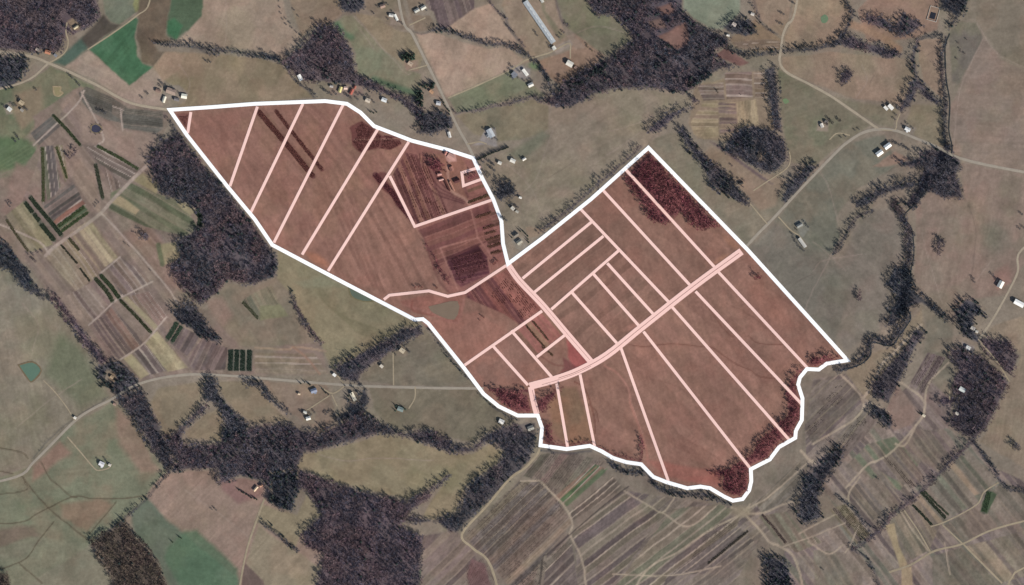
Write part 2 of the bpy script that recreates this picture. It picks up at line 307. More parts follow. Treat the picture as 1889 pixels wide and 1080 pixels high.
# ------------------------------------------------------------------ ground painting on a 3 m grid
ST = 2.0
gx = np.arange(-170, 2062, ST); gy = np.arange(-170, 1252, ST)
GX, GY = np.meshgrid(gx, gy)
ground = np.empty(GX.shape+(3,)); ground[:] = A(124, 115, 98)
fid = np.zeros(GX.shape, np.int32); fields = ['ground']; flabels = [None]
WX = GX+4*(fbm(GX/14, GY/14, 1, 3)-.5)+5*(fbm(GX/45, GY/45, 2, 2)-.5)
WY = GY+4*(fbm(GX/14+50, GY/14, 3, 3)-.5)+5*(fbm(GX/45+9, GY/45, 4, 2)-.5)
def win(pts, pad):
    p = np.asarray(pts); x0, y0 = p.min(0)-pad; x1, y1 = p.max(0)+pad
    i0 = max(0, int((x0-gx[0])/ST)); i1 = min(len(gx), int((x1-gx[0])/ST)+2)
    j0 = max(0, int((y0-gy[0])/ST)); j1 = min(len(gy), int((y1-gy[0])/ST)+2)
    return slice(j0, j1), slice(i0, i1)
def blend(sl, a, c):
    g = ground[sl]; g += a[..., None]*(c-g)
def poly(t, c, feather=4, alpha=1, warp=1, label=None, streak=None, mott=None, inset=0):
    pts = P(t) if isinstance(t, str) else t
    sl = win(pts, feather+8)
    x = GX[sl]*(1-warp)+WX[sl]*warp; y = GY[sl]*(1-warp)+WY[sl]*warp
    d = sd_poly(x, y, pts)+inset; a = alpha*sstep(feather/2, -feather/2, d)
    cc = np.broadcast_to(A(*c), d.shape+(3,)).copy()
    X, Y = GX[sl], GY[sl]
    if streak:
        dx, dy, am = streak[:3]; n = math.hypot(dx, dy); u = (X*dx+Y*dy)/n; v = (-X*dy+Y*dx)/n
        cc *= (1+am*2*(fbm(u/60, v/4, 5, 3)-.5))[..., None]
    if mott:
        f = sstep(.42, .68, fbm(X/38+pts[0][0], Y/38, 6, 4)); cc += (f*.8)[..., None]*(A(*mott)-cc)
    blend(sl, a, cc)
    if label:
        fields.append('field'); flabels.append(label); fid[sl] = np.where(d < 0, len(fields)-1, fid[sl])
def line(t, w, c, alpha=1, feather=1.6, sm=True, warp=.25, wob=0):
    pts = P(t) if isinstance(t, str) else t
    if sm: pts = smooth(pts)
    sl = win(pts, w+feather+6)
    x = GX[sl]*(1-warp)+WX[sl]*warp; y = GY[sl]*(1-warp)+WY[sl]*warp
    d = sd_line(x, y, pts)
    if wob: d = d*(1+wob*(vn(GX[sl]/6, GY[sl]/6, 7)-.5))
    blend(sl, alpha*sstep(w/2+feather/2, w/2-feather/2, d), A(*c))
def strips(t, dx, dy, period, cols, gap=(158,146,130), alpha=1, seed=0, rowp=0, gapw=.16, feather=2, wob=1.0):
    """nursery ground: strips of different crops side by side, with tracks between"""
    pts = P(t); sl = win(pts, 4); x, y = GX[sl], GY[sl]
    d = sd_poly(x*.8+WX[sl]*.2, y*.8+WY[sl]*.2, pts); n = math.hypot(dx, dy)
    u = (x*dx+y*dy)/n; v = (-x*dy+y*dx)/n+wob*3*(vn(x/40, y/40, 8)-.5)
    r = np.random.default_rng(seed+3)
    s = v/period; k = np.floor(s).astype(int); f = s-k
    pal = np.array([A(*c) for c in cols]); pick = r.integers(0, len(cols), 512); tone = r.uniform(.72, 1.2, 512)
    cc = pal[pick[k & 511]]*tone[k & 511][..., None]
    cc *= (1+.36*(fbm(u/22, v/2.2, 9, 2)-.5)+.3*(fbm(x/18, y/18, 2, 3)-.5)+.22*(vn(u/2.6, v/2.2, 11)-.5))[..., None]
    if rowp: cc *= (1+.13*np.sin(v*2*math.pi/rowp))[..., None]
    e1 = np.where(f < .5, k, k+1); gs = r.random(512)**.9; gs[gs < .15] = 0
    gwid = gapw*(.6+.9*r.random(512))[e1 & 511]; g = sstep(gwid, gwid*.4, np.minimum(f, 1-f))*gs[e1 & 511]*(.55+.9*fbm(u/30, v/6, 13, 2)); cc += np.clip(g, 0, 1)[..., None]*(A(*gap)-cc)
    blend(sl, alpha*sstep(feather/2, -feather/2, d), cc)
def blob(x, y, rx, ry, c, alpha=.7, ang=0):
    a = math.radians(ang); sl = win([(x-rx*1.6-ry, y-ry*1.6-rx), (x+rx*1.6+ry, y+ry*1.6+rx)], 4)
    X = WX[sl]-x; Y = WY[sl]-y; u = (X*math.cos(a)+Y*math.sin(a))/rx; v = (-X*math.sin(a)+Y*math.cos(a))/ry
    blend(sl, alpha*sstep(1.25, .35, np.hypot(u, v)), A(*c))

TAN = (140,125,106); OLV = (116,110,89); GRN = (66,97,70)
# --- north-west
poly('0 190 60 150 95 122 170 158 200 190 130 185 80 215 40 260 0 300', (112,110,86), 6, mott=(96,104,80), label='grassy green brown paddock round the northwest farmhouses')
poly('30 175 75 160 80 200 40 240 25 210', (126,112,90), 12, .8)
poly('0 250 50 255 72 280 40 310 0 340', (82,100,70), 12, .9)
for k in range(6): line('%d %d %d %d' % (2, 300+k*7, 60, 262+k*9), 2.2, (104,116,84), .5, 2)
poly('0 330 40 318 60 340 30 372 0 372', (112,108,90), 10, .8)
poly('100 118 152 70 170 62 162 92 122 122', (76,94,80), 8)
poly('150 72 190 26 205 42 226 46 165 92', (80,74,64), 8, mott=(70,66,60))
poly('178 0 256 0 278 4 250 26 222 45 205 40 194 26', (102,106,88), 4, label='olive pasture at the top edge beside the northwest wood', mott=(112,112,92))
poly('246 8 262 0 280 0 274 8 252 24', (128,128,84), 4, .8)
poly('256 0 335 0 312 30 306 65 316 76 282 80 290 95 302 96 284 124 262 114 252 70 256 33', (102,90,73), 6, mott=(88,80,66))
poly('310 40 332 0 392 0 374 32 346 56 322 74 308 66', (74,90,68), 6, label='small green field at the top edge')
poly('309 40 322 34 338 48 326 72 309 62', (62,98,68), 7)
poly('165 93 250 33 256 37 249 70 253 105 264 117 281 124 240 158 213 134', GRN, 4, mott=(74,104,76), streak=(.5,-.6,.14), label='bright green kite shaped field in the northwest')
poly('120 124 164 95 241 158 280 126 302 148 296 185 300 196 256 193 205 166 165 143', (140,126,109), 4, streak=(1,.4,.05), label='tan stubble field below the bright green field')
poly('372 33 392 0 500 0 530 40 556 70 522 111 506 102 480 94 372 82 346 79 326 76', (142,127,107), 5, mott=(130,117,98), label='large tan stubble field in the north')
poly('282 126 302 97 346 95 482 109 515 120 545 150 580 180 470 190 318 203 346 182 330 166 304 150', (130,116,93), 5, mott=(120,110,86), streak=(1,-.1,.05), label='olive brown field above the pointed farm corner')
poly('284 125 305 96 340 100 330 130 300 150', (140,120,98), 8, .8)
poly('500 0 616 0 630 26 610 46 580 46 557 70', (126,112,92), 5, label='brown field at the top edge left of the small dark wood')
poly('618 46 634 28 652 28 700 86 752 130 776 136 776 182 740 170 690 148 660 134 657 100 640 66', (112,114,90), 5, mott=(120,114,92), label='crescent shaped pale green field')
line('622 46 634 62 648 70', 12, (72,104,76), .7, 10)
line('690 146 715 156 765 172', 12, (66,94,70), .75, 10)
poly('654 26 690 28 735 55 757 62 780 106 770 130 752 128 700 86', (126,115,92), 4, label='tan triangular field left of the county road')
poly('675 0 725 0 755 55 735 54 690 28 676 18', (116,106,88), 5)
poly('785 12 796 0 882 0 874 18 822 53 810 50 800 22', (106,94,86), 3, warp=.4, label='dark ploughed field at the top edge')
strips('785 12 796 0 882 0 874 18 822 53 810 50 800 22', .25, .97, 9, [(96,84,80),(108,96,88),(102,90,82)], gap=(124,112,100), seed=1)
poly('730 0 795 0 785 12 806 52 765 58', (116,104,86), 5)
poly('822 54 876 14 905 6 927 30 945 62 960 92 900 78 850 62', (147,129,108), 5, streak=(.8,-.5,.04), label='tan wedge field west of the poultry barn')
poly('768 62 800 60 850 76 900 88 938 88 966 110 980 112 940 129 825 180 800 132', (146,128,108), 5, mott=(138,121,102), label='large tan field east of the county road')
poly('828 182 940 131 962 150 986 160 1010 178 960 178 900 196 842 209', (108,110,87), 5, mott=(118,112,90), label='olive green pasture below the gravel drive')
poly('840 213 985 186 1012 196 1014 240 962 258 920 262 872 248', (118,110,88), 5, mott=(106,104,84))
poly('925 8 965 0 1005 0 1042 62 1052 82 980 108 960 84 940 40', (134,119,99), 5, label='brown ground round the long poultry barn')
poly('990 0 1006 20 1044 66 1032 76 1000 20', (110,106,84), 6, .9)
poly('1000 0 1052 0 1090 22 1130 30 1166 72 1150 82 1126 100 1105 105 1064 62 1046 50', (108,108,84), 5, mott=(116,110,90), label='olive green meadow behind the poultry barn')
poly('985 114 1052 92 1062 62 1090 86 1116 104 1096 124 1030 154 1010 140', (134,113,93), 6, mott=(124,104,84), label='brown paddock round the white barn in the north')
blob(985, 122, 12, 9, (84,112,74), .7, 30)
poly('1012 240 1020 198 1060 201 1092 180 1130 168 1200 168 1268 178 1288 188 1232 212 1196 238 1200 262 1100 350 1010 425 940 472 930 430 922 372 890 302 930 282 970 262', (131,120,101), 6, mott=(122,114,94), streak=(.7,-.6,.08), label='broad tan field between the two arms of the farm')
poly('940 284 1000 240 1014 252 990 275 960 300', (104,106,86), 16, .8)
# --- north-east
poly('1258 0 1372 0 1364 26 1332 56 1306 52 1282 36 1262 16', (124,130,108), 5, mott=(116,122,100), label='pale green round field at the top edge')
poly('1372 0 1482 0 1452 50 1442 68 1422 56 1390 26', (130,115,95), 5, label='tan field left of the northeastern road')
poly('1345 73 1390 36 1426 62 1442 76 1440 92 1400 97 1358 88', (128,112,90), 5)
strips('1348 76 1400 70 1440 76 1440 90 1400 95 1362 88', 1, -.05, 5, [(120,104,84),(136,122,94),(112,98,84)], seed=2, alpha=.7)
poly('1483 0 1532 0 1562 10 1572 26 1552 66 1534 80 1450 91 1446 70 1456 50', (134,118,97), 6, mott=(126,112,92), label='tan pasture with a small green pond')
poly('1284 158 1412 128 1418 190 1440 240 1400 238 1340 262 1284 256 1270 228', (128,114,93), 5, label='terraced plots in the northeast')
strips('1285 158 1334 153 1337 184 1298 187', 1, 0, 7, [(108,95,86),(114,100,88)], seed=3)
strips('1336 135 1387 133 1388 180 1341 183', 1, .02, 10, [(112,98,88),(118,103,88)], seed=4)
strips('1390 134 1412 132 1414 180 1393 180', 1, 0, 9, [(120,105,88),(128,112,90)], seed=5)
strips('1274 226 1296 192 1324 188 1326 252 1300 258 1280 248', 1, .05, 7, [(136,122,96),(122,106,88),(144,130,102)], gap=(150,136,110), seed=6)
strips('1325 190 1357 188 1360 240 1328 248', 1, 0, 7, [(124,110,90),(136,120,94),(110,96,86)], gap=(146,132,104), seed=7)
strips('1358 188 1394 184 1400 230 1362 238', .05, 1, 6, [(142,128,100),(136,124,98),(108,98,80),(148,134,106)], gap=(152,138,108), seed=8)
poly('1215 66 1266 40 1271 76 1250 90 1234 82', (126,100,85), 4, mott=(112,88,78), label='bare brown clearing in the largest northern wood')
poly('1212 12 1240 4 1246 20 1226 28', (118,92,80), 5)
poly('1195 36 1225 32 1232 50 1200 55', (112,94,82), 8, .8)
poly('1322 102 1340 90 1382 116 1364 122 1326 106', (112,86,78), 4, label='small brown clearing by the stream hedge')
poly('1442 106 1530 97 1590 102 1692 114 1686 150 1666 198 1650 190 1560 180 1444 130', (134,118,98), 5, mott=(126,113,93), label='tan field east of the northeastern road')
poly('1436 128 1452 138 1530 178 1606 232 1560 258 1505 304 1462 300 1446 250 1438 200', (114,108,88), 6, mott=(104,106,84), label='green brown pasture west of the northeastern road')
poly('1540 182 1660 198 1650 235 1622 232', (114,109,88), 10, .9)
poly('1690 76 1736 70 1741 140 1739 182 1720 166 1702 150', (130,113,94), 4, label='narrow tan meadow beside the eastern creek')
poly('1580 20 1680 0 1740 0 1730 56 1690 72 1600 78', (132,110,92), 6, .9)
line('1570 45 1620 65 1658 92', 14, (140,116,92), .8, 8)
poly('1750 62 1768 42 1802 42 1814 72 1770 158 1758 150', (108,104,86), 5, mott=(100,94,84), label='green brown wedge east of the creek')
poly('1814 70 1850 112 1889 168 1889 335 1800 302 1758 284 1752 200 1770 160', (129,115,99), 5, mott=(122,110,96), streak=(.3,1,.04), label='large brown field on the eastern edge')
poly('1790 0 1889 0 1889 165 1846 104 1802 40', (116,108,91), 5, mott=(124,112,94), label='olive brown field in the northeast corner')
poly('1668 240 1684 192 1742 194 1744 276 1720 268', (122,114,92), 6)
poly('1428 408 1558 264 1632 250 1655 302 1582 350 1540 402 1552 440 1532 478 1480 470', (106,105,89), 6, mott=(114,108,90), label='green pasture southeast of the diagonal road')
poly('1265 250 1330 330 1384 388 1440 300 1446 380 1415 410 1378 452 1200 275 1196 262 1240 245', (120,112,93), 6, mott=(110,106,88), label='olive field northeast of the farm boundary')
poly('1290 290 1310 270 1400 318 1450 330 1430 380 1400 390 1370 350', (128,112,92), 10, .8)
for k in range(14): line('%d %d %d %d' % (1310+k*7, 262+k*5, 1335+k*7, 275+k*5), 3, (88,76,78), .5, 3)
poly('1560 470 1578 408 1612 390 1648 384 1668 424 1668 480 1640 530 1642 590 1602 622 1560 650 1540 610 1500 570 1530 490', (116,108,94), 10, mott=(110,104,90), label='brown purple field between the creek and the farm')
poly('1380 462 1430 412 1540 478 1560 560 1540 634', (110,106,92), 12, .9)
poly('1690 380 1716 352 1780 368 1768 300 1889 340 1889 408 1880 500 1858 545 1800 552 1760 590 1700 550 1684 528 1690 470', (126,111,96), 6, mott=(118,108,92), label='broad brown field with a dark triangular thicket')
blob(1840, 440, 30, 34, (106,103,88), .7)
poly('1835 500 1862 485 1870 510 1850 520', (132,108,94), 12, .8)
poly('1889 560 1835 600 1815 620 1862 624 1884 656 1866 700 1845 745 1820 795 1808 815 1889 920', (130,117,97), 6, mott=(122,112,92), label='tan field in the lower eastern corner')
poly('1700 565 1760 600 1752 660 1762 700 1752 735 1700 690 1712 612', (118,110,92), 8, mott=(108,104,88))
poly('1563 668 1600 655 1640 640 1700 570 1706 606 1640 690 1600 740 1560 700', (124,113,92), 8)
# --- west: nursery
poly('60 215 100 190 150 160 210 180 300 205 318 212 300 250 276 276 284 330 300 362 332 374 372 386 372 416 330 440 322 480 310 500 330 530 370 568 440 600 590 632 606 690 480 694 350 688 262 704 206 668 150 606 86 536 50 490 0 410 0 360 40 320 70 270', (122,108,94), 5, mott=(116,106,90), label='pale brown nursery ground in the west')
poly('112 195 140 170 160 210 200 230 270 250 284 270 270 290 170 265 130 240', (134,116,100), 10, .8)
poly('135 300 150 290 175 330 185 390 160 392 140 340', (136,118,98), 8, .8)
poly('230 430 275 415 330 480 335 540 300 520', (140,112,94), 12, .8)
poly('30 300 75 320 70 370 20 400 5 390', (130,110,96), 12, .8)
D2 = (.6, .8)
strips('30 400 70 300 80 250 150 160 310 210 280 270 300 340 330 380 325 480 330 540 400 610 420 690 262 700 206 668 150 606 86 536 50 490', .6, .8, 10, [(122,108,94),(114,100,90),(128,114,98),(108,96,88)], gap=(138,124,108), seed=9, alpha=.55)
poly('128 188 160 200 215 236 270 248 290 290 250 300 190 265 150 262 150 230', (134,118,102), 12, .9)
strips('145 172 160 160 205 178 236 200 222 226 200 222 166 206 152 188', 1, .42, 14, [(92,90,80),(98,94,82)], gap=(112,106,94), seed=10, rowp=4)
strips('234 200 300 206 300 238 288 247 226 236 222 225', 1, .12, 10, [(96,92,80),(90,88,78)], gap=(116,108,94), seed=11, rowp=4)
strips('208 186 232 196 221 220 206 210', 1, .35, 13, [(100,92,80)], seed=12)
strips('56 246 95 215 112 233 72 268', .78, -.62, 9, [(88,86,78),(94,88,80)], gap=(120,110,98), seed=13)
strips('74 272 98 268 112 345 118 335 95 370 78 378', .13, 1, 8, [(96,96,78),(90,84,78),(104,98,82),(112,100,88)], seed=14)
strips('100 268 114 268 126 328 120 336', .22, .98, 8, [(104,102,78),(120,112,86)], seed=15)
strips('158 268 186 270 258 312 232 336 182 302', .86, .5, 9, [(102,92,82),(96,90,78),(112,100,88)], seed=16)
strips('190 312 226 340 208 358 194 330', .25, .97, 8, [(106,94,82),(92,86,76),(116,102,88)], seed=17)
strips('78 378 133 335 144 352 150 366 97 410', .8, -.6, 8, [(96,88,82),(104,94,84),(90,86,78)], gap=(126,112,100), seed=18)
strips('97 410 150 366 158 378 104 420', .8, -.6, 12, [(124,92,78),(100,94,82)], seed=19)
strips('104 420 154 378 165 392 113 431', .8, -.6, 8, [(78,88,66),(84,92,70)], gap=(130,120,96), seed=20, gapw=.22)
strips('8 400 44 372 92 440 98 452 54 466', .55, .83, 11, [(122,116,90),(114,106,86),(128,120,94),(104,96,82)], gap=(130,120,98), seed=21)
strips('128 430 168 404 222 470 218 476 186 502', .6, .8, 10, [(152,140,110),(148,136,108),(112,98,84),(144,130,104)], gap=(132,118,98), seed=22)
strips('204 356 242 338 292 358 332 372 352 398 366 424 340 436 268 418 200 388', .86, .5, 13, [(98,100,78),(92,96,74),(104,102,82)], gap=(124,116,96), seed=23)
poly('212 366 222 362 257 388 250 396 206 374', (150,136,106), 3, warp=.3)
poly('244 332 264 318 296 344 288 358', (136,126,96), 4, warp=.4)
poly('326 376 360 371 373 386 350 398 336 386', (142,132,104), 4, warp=.4)
poly('298 450 326 448 334 474 306 490 292 476', (138,128,98), 6)
line('292 452 300 488', 9, (84,92,66), .8, 4)
strips('84 474 116 446 166 520 142 540', .6, .8, 12, [(130,118,98),(138,126,106),(124,108,92)], gap=(150,140,120), seed=24)
strips('116 446 128 436 184 506 168 520', .6, .8, 9, [(132,120,96),(118,106,88),(140,128,102)], seed=25)
strips('192 494 222 474 282 520 246 546 226 548', .6, .8, 9, [(108,96,88),(118,104,90),(98,90,82),(122,106,92)], seed=26)
strips('122 546 172 520 206 556 164 600', .6, .8, 9, [(118,106,92),(112,98,88),(126,112,96)], seed=27)
strips('164 602 206 568 268 632 222 664 206 668', .6, .8, 8, [(110,96,88),(120,104,92),(104,92,84),(126,104,90)], gap=(136,122,106), seed=28)
strips('236 548 276 538 312 584 290 606', .6, .8, 8, [(114,98,86),(122,106,90),(118,100,88)], seed=29)
poly('226 550 234 546 294 604 286 610', (142,132,104), 2, warp=.2)
poly('268 632 290 612 346 678 310 686', (154,144,112), 2, warp=.3)
strips('268 632 290 612 346 678 310 686', .6, .8, 7, [(156,146,114),(150,140,110)], gap=(132,122,96), seed=30, gapw=.12)
strips('244 648 266 634 308 684 276 692', .6, .8, 12, [(102,90,84),(96,86,80)], seed=31)
poly('228 662 242 652 276 690 260 700', (146,136,106), 3, warp=.3)
strips('320 636 338 604 370 620 346 658', -.5, .86, 10, [(104,92,86),(98,88,82)], gap=(118,106,94), seed=32)
strips('346 662 374 624 420 642 416 682 358 684', -.42, .9, 9, [(102,90,84),(108,94,86),(96,86,80)], gap=(132,118,104), seed=33)
strips('470 652 580 652 604 690 470 690', 1, .02, 11, [(122,110,90),(116,106,88),(126,112,92)], seed=34, alpha=.8)
poly('400 548 420 524 470 530 512 510 535 540 552 590 586 632 480 640 440 636 410 600 384 570', (122,111,92), 6, mott=(112,106,88), label='olive brown nursery ground below the big oak wood')
poly('382 556 410 548 430 580 415 600 390 580', (134,114,98), 14, .8)
strips('444 556 470 540 500 526 516 560 520 582 478 590', .5, .86, 6, [(84,86,70),(112,108,86),(120,112,90)], gap=(124,116,94), seed=35, alpha=.8)
poly('478 566 516 560 530 582 480 590', (116,114,86), 4)
poly('512 516 535 540 562 592 592 636 612 682 642 668 700 630 745 604 776 600 690 556 600 508 512 462', (129,120,93), 6, mott=(122,116,90), label='contour striped olive field below the farm boundary')
for k in range(9):
    line('%d %d %d %d %d %d' % (560+k*9, 500+k*9, 600+k*8, 560+k*7, 640+k*13, 590+k*4), 3.5, (112,106,80), .55, 3)
poly('545 520 600 508 640 530 560 530', (122,120,94), 10)
line('470 642 530 645 545 640 600 648', 4, (140,122,100), .9)
line('540 640 565 660 590 690', 4, (136,112,92), .8)
for t in ('84 472 108 450 176 402 205 372 240 335 268 308', ): line(t, 6, (150,137,121), .95, 2.4)
for t in ('226 545 205 562 164 600', '282 520 226 548', '308 584 268 632 222 664', '92 470 60 440 0 380', '188 395 230 440 300 520 328 560', '186 504 222 474', '62 268 140 195 155 168', '150 170 190 250 180 268', '222 200 226 240'):
    line(t, 3.2, (156,143,127), .95)
line('185 262 240 300 290 345', 2, (110,96,84), .5)
# --- south-west
poly('0 472 20 505 40 535 90 552 112 580 150 634 180 680 184 704 205 738 140 774 60 855 0 900', (124,117,98), 7, mott=(116,110,90), label='large pale western pasture with a green pond')
poly('110 620 150 640 178 690 200 735 150 752 80 690', (98,104,80), 26, .8)
blob(30, 540, 60, 60, (116,114,98), .6)
poly('0 910 62 858 140 778 205 742 232 758 280 834 310 872 280 908 240 946 170 1002 0 1080', (110,113,90), 8, mott=(118,112,90), label='southwestern pasture crossed by thin ditches')
poly('212 752 240 770 284 850 300 870 260 870 220 820', (128,110,92), 14, .9)
poly('60 860 110 815 130 835 60 890', (132,106,90), 12, .8)
poly('110 930 180 920 210 930 160 980 115 955', (122,104,84), 12, .8)
poly('0 985 60 970 80 1000 40 1030 0 1035', (108,94,80), 14, .8)
poly('0 1038 60 990 160 1000 200 1062 240 1080 0 1080', (112,114,92), 8, .7)
for t, ww in (('0 967 32 965 70 948 120 922 145 915 170 920 220 920 270 914', 2.4), ('75 853 90 880 100 890 130 914 142 918', 2.4), ('40 880 80 928 110 955 165 998', 2.6), ('0 1075 35 1038 70 1000 100 962', 2.2), ('0 816 30 832 52 846', 2.2), ('0 850 25 874', 2.0), ('35 1040 78 1076', 2.4), ('0 915 40 908 45 890 42 880', 2), ('215 925 165 985', 2)):
    line(t, ww, (82,74,58), .8, 1.5, warp=.4)
blob(130, 1040, 16, 40, (98,92,74), .5, 10)
poly('292 716 376 704 372 742 335 784 304 808 278 742', (122,112,90), 6, label='small olive field south of the western road')
poly('342 800 380 764 404 752 413 774 408 812 360 812 346 812', (124,113,91), 6, label='tan hollow field enclosed by the dark arm of wood')
poly('402 702 448 704 478 720 520 766 534 776 500 780 470 782 440 760 412 730', (122,112,90), 5, label='olive strip field behind the dark arm of wood')
poly('486 704 600 710 616 752 620 774 590 796 540 766 500 730', (126,112,93), 6, mott=(120,106,90), label='brown paddock round the southern farmhouses')
poly('680 716 890 720 930 760 955 776 920 790 870 815 830 808 790 790 745 796 706 776 690 750', (112,105,86), 5, mott=(106,100,82), label='dark olive field below the straight road')
poly('665 702 670 688 725 652 786 612 855 690 886 714 740 712', (110,104,87), 5, mott=(118,110,90), label='dark olive field above the straight road')
poly('556 838 610 830 660 815 700 804 750 809 790 825 830 838 870 838 905 820 926 834 916 854 882 876 858 900 838 946 800 960 780 950 826 880 788 900 752 922 640 894 548 864', (128,119,93), 6, mott=(122,114,88), label='pale olive hollow field enclosed by creek woods')
poly('302 874 396 868 402 898 450 884 486 894 500 928 540 948 560 985 596 1020 590 1046 552 1080 440 1080 380 1030 300 960 262 924', (138,120,103), 7, mott=(130,114,96), label='pinkish tan field south of the creek wood')
poly('480 930 520 944 550 950 566 912 592 950 556 984 545 1010 505 978 470 964', (132,122,96), 7)
poly('456 1035 478 968 545 1016 590 1046 556 1080 470 1080', (132,122,99), 7)
poly('240 944 270 915 305 955 440 1068 432 1080 345 1080 292 1036 250 985', (96,104,86), 9, streak=(.6,.8,.06), label='green winter crop field in the southwest')
poly('340 980 365 978 440 1050 430 1080 370 1080 305 1030 312 1010', (80,104,78), 12, .85, mott=(86,106,82))
poly('450 1036 486 1072 500 1080 436 1080', (104,90,80), 3, warp=.3, label='small ploughed strip at the bottom edge')
poly('405 885 450 884 470 900 480 915 440 930 410 905', (126,98,90), 10, .8)
poly('664 1046 680 1040 722 1080 690 1080', (140,122,96), 5)
poly('776 990 842 980 860 1000 900 1040 930 1080 770 1080', (114,104,92), 6)
poly('760 1055 790 1048 806 1070 800 1080 760 1080', (82,104,72), 8, .9)
# --- south and south-east plots
poly('992 836 1090 832 1126 858 1190 874 1230 905 1345 932 1388 900 1390 868 1440 826 1484 790 1480 740 1478 700 1500 688 1560 690 1600 740 1606 770 1640 790 1652 788 1650 740 1700 680 1756 740 1765 765 1745 784 1796 814 1750 860 1830 862 1889 926 1889 1080 940 1080 890 1030 852 986 900 938 950 890', (118,108,93), 5, mott=(112,105,90), label='pale brown nursery plots across the southeast')
E1 = (.8, -.6)
strips('1060 980 1150 905 1345 935 1385 930 1480 860 1500 900 1400 1000 1300 1080 1070 1080', .78, -.62, 10, [(112,102,92),(104,94,88),(120,110,96),(98,88,84),(116,106,94)], gap=(136,124,106), seed=90, alpha=.95)
strips('1500 880 1600 790 1690 790 1745 790 1795 815 1830 862 1889 926 1889 1080 1400 1080 1450 1010 1560 960', .62, .78, 11, [(114,104,94),(106,96,90),(120,110,98),(104,102,88),(124,112,98)], gap=(136,124,108), seed=91, alpha=.95)
strips('1485 790 1500 700 1560 690 1600 740 1610 780 1540 870 1490 880', .72, -.7, 11, [(112,102,94),(104,94,88),(118,108,96)], gap=(132,120,104), seed=92, alpha=.95)
strips('1640 745 1700 690 1756 740 1750 790 1650 800', .62, .78, 12, [(120,106,96),(112,100,92),(118,106,96)], gap=(132,120,104), seed=93, alpha=.95)
strips('780 990 842 980 870 1010 930 1080 770 1080', .7, -.7, 12, [(116,104,94),(110,98,90),(120,108,94)], gap=(130,118,102), seed=94, alpha=.95)
poly('870 1030 892 1040 930 1080 880 1080 860 1060', (112,86,82), 5, .8)
G2 = (154,141,121)
strips('962 878 998 838 1060 836 1115 852 1078 900 1024 914 1000 888', .62, -.78, 14, [(108,98,86),(102,96,82),(112,96,86)], gap=(120,110,94), seed=40, rowp=4)
strips('1022 918 1095 856 1120 866 1080 900 1040 936', .72, -.7, 10, [(112,100,84),(124,104,88),(80,96,68)], seed=41)
line('1045 930 1112 870', 9, (82,98,70), .85, 4, sm=False, warp=.1)
line('1030 922 1100 862', 3, (134,110,90), .8, 2, sm=False, warp=.1)
strips('1050 946 1130 880 1150 900 1056 962', .78, -.62, 9, [(104,94,84),(114,104,90),(108,98,86)], gap=G2, seed=42)
strips('858 990 958 888 1000 890 1026 920 1056 966 1000 1030 950 1080 936 1078', .72, -.7, 12, [(112,102,86),(118,104,90),(100,92,84),(106,96,86),(120,106,88)], gap=(124,112,96), seed=43, rowp=5)
strips('1010 1020 1052 982 1056 1010 1080 1080 990 1080', .7, -.7, 13, [(102,92,84),(110,102,88)], gap=G2, seed=44)
strips('1052 980 1150 910 1225 945 1070 1080 1078 1050', .8, -.6, 11, [(102,92,86),(110,100,88),(112,104,88),(98,88,82)], gap=G2, seed=45)
strips('1070 1080 1240 940 1330 930 1366 950 1360 972 1230 1062 1200 1080', .79, -.61, 13, [(110,100,86),(104,94,86),(104,102,84),(114,104,88)], gap=G2, seed=46)
strips('1240 1060 1362 970 1392 1000 1330 1040 1300 1060', .78, -.62, 9, [(108,100,86),(98,90,82),(114,104,90)], gap=G2, seed=47)
strips('1395 928 1476 850 1484 880 1470 925 1405 948', .72, -.7, 8, [(110,104,90),(104,98,86),(114,106,90)], gap=(126,116,98), seed=48)
strips('1400 952 1450 945 1476 975 1520 1000 1470 1020 1440 1005', .55, .84, 9, [(114,104,88),(104,94,84),(108,104,86)], gap=G2, seed=49)
strips('1484 792 1500 700 1560 700 1590 735 1500 820', .72, -.7, 12, [(110,102,90),(104,96,86),(112,104,90)], gap=(122,114,94), seed=50)
strips('1520 830 1600 745 1620 780 1590 810 1545 860 1530 850', .62, -.78, 11, [(108,98,88),(112,104,92)], gap=(126,116,96), seed=51)
poly('1630 770 1655 710 1700 765 1680 785 1650 795', (124,108,94), 6, warp=.5)
strips('1680 706 1712 650 1745 660 1700 730', .5, -.86, 12, [(112,98,92),(106,94,88)], gap=(116,106,92), seed=52, rowp=5)
strips('1560 860 1600 820 1650 806 1700 850 1660 905 1620 890', .62, .78, 12, [(108,100,88),(100,104,84),(114,104,90)], gap=(128,116,98), seed=53)
strips('1690 790 1746 800 1770 840 1730 872 1660 820', .62, .78, 11, [(112,102,90),(106,94,86),(116,104,92)], gap=(126,114,98), seed=54)
strips('1610 860 1660 820 1706 880 1690 900 1640 880', .62, .78, 9, [(106,96,88),(114,102,90)], gap=(130,118,100), seed=55)
strips('1560 900 1620 880 1660 930 1640 950 1610 960', .62, .78, 9, [(114,104,90),(106,98,88)], gap=(126,114,98), seed=56)
strips('1530 940 1560 930 1606 985 1580 1005', .62, .78, 8, [(112,104,84),(104,94,84),(126,114,96)], gap=(134,122,102), seed=57)
strips('1700 905 1785 830 1840 884 1810 924 1740 962', .62, .78, 11, [(108,104,90),(104,98,86),(112,104,90),(102,102,86)], gap=(122,114,98), seed=58)
strips('1740 970 1812 926 1846 890 1889 930 1889 945 1840 972 1778 998', .62, .78, 11, [(110,102,88),(114,104,90),(106,100,86)], gap=(128,116,98), seed=59)
strips('1640 962 1690 920 1735 965 1715 1014 1660 1046', .5, .86, 11, [(110,104,88),(118,108,90),(104,96,84)], gap=(128,118,98), seed=60)
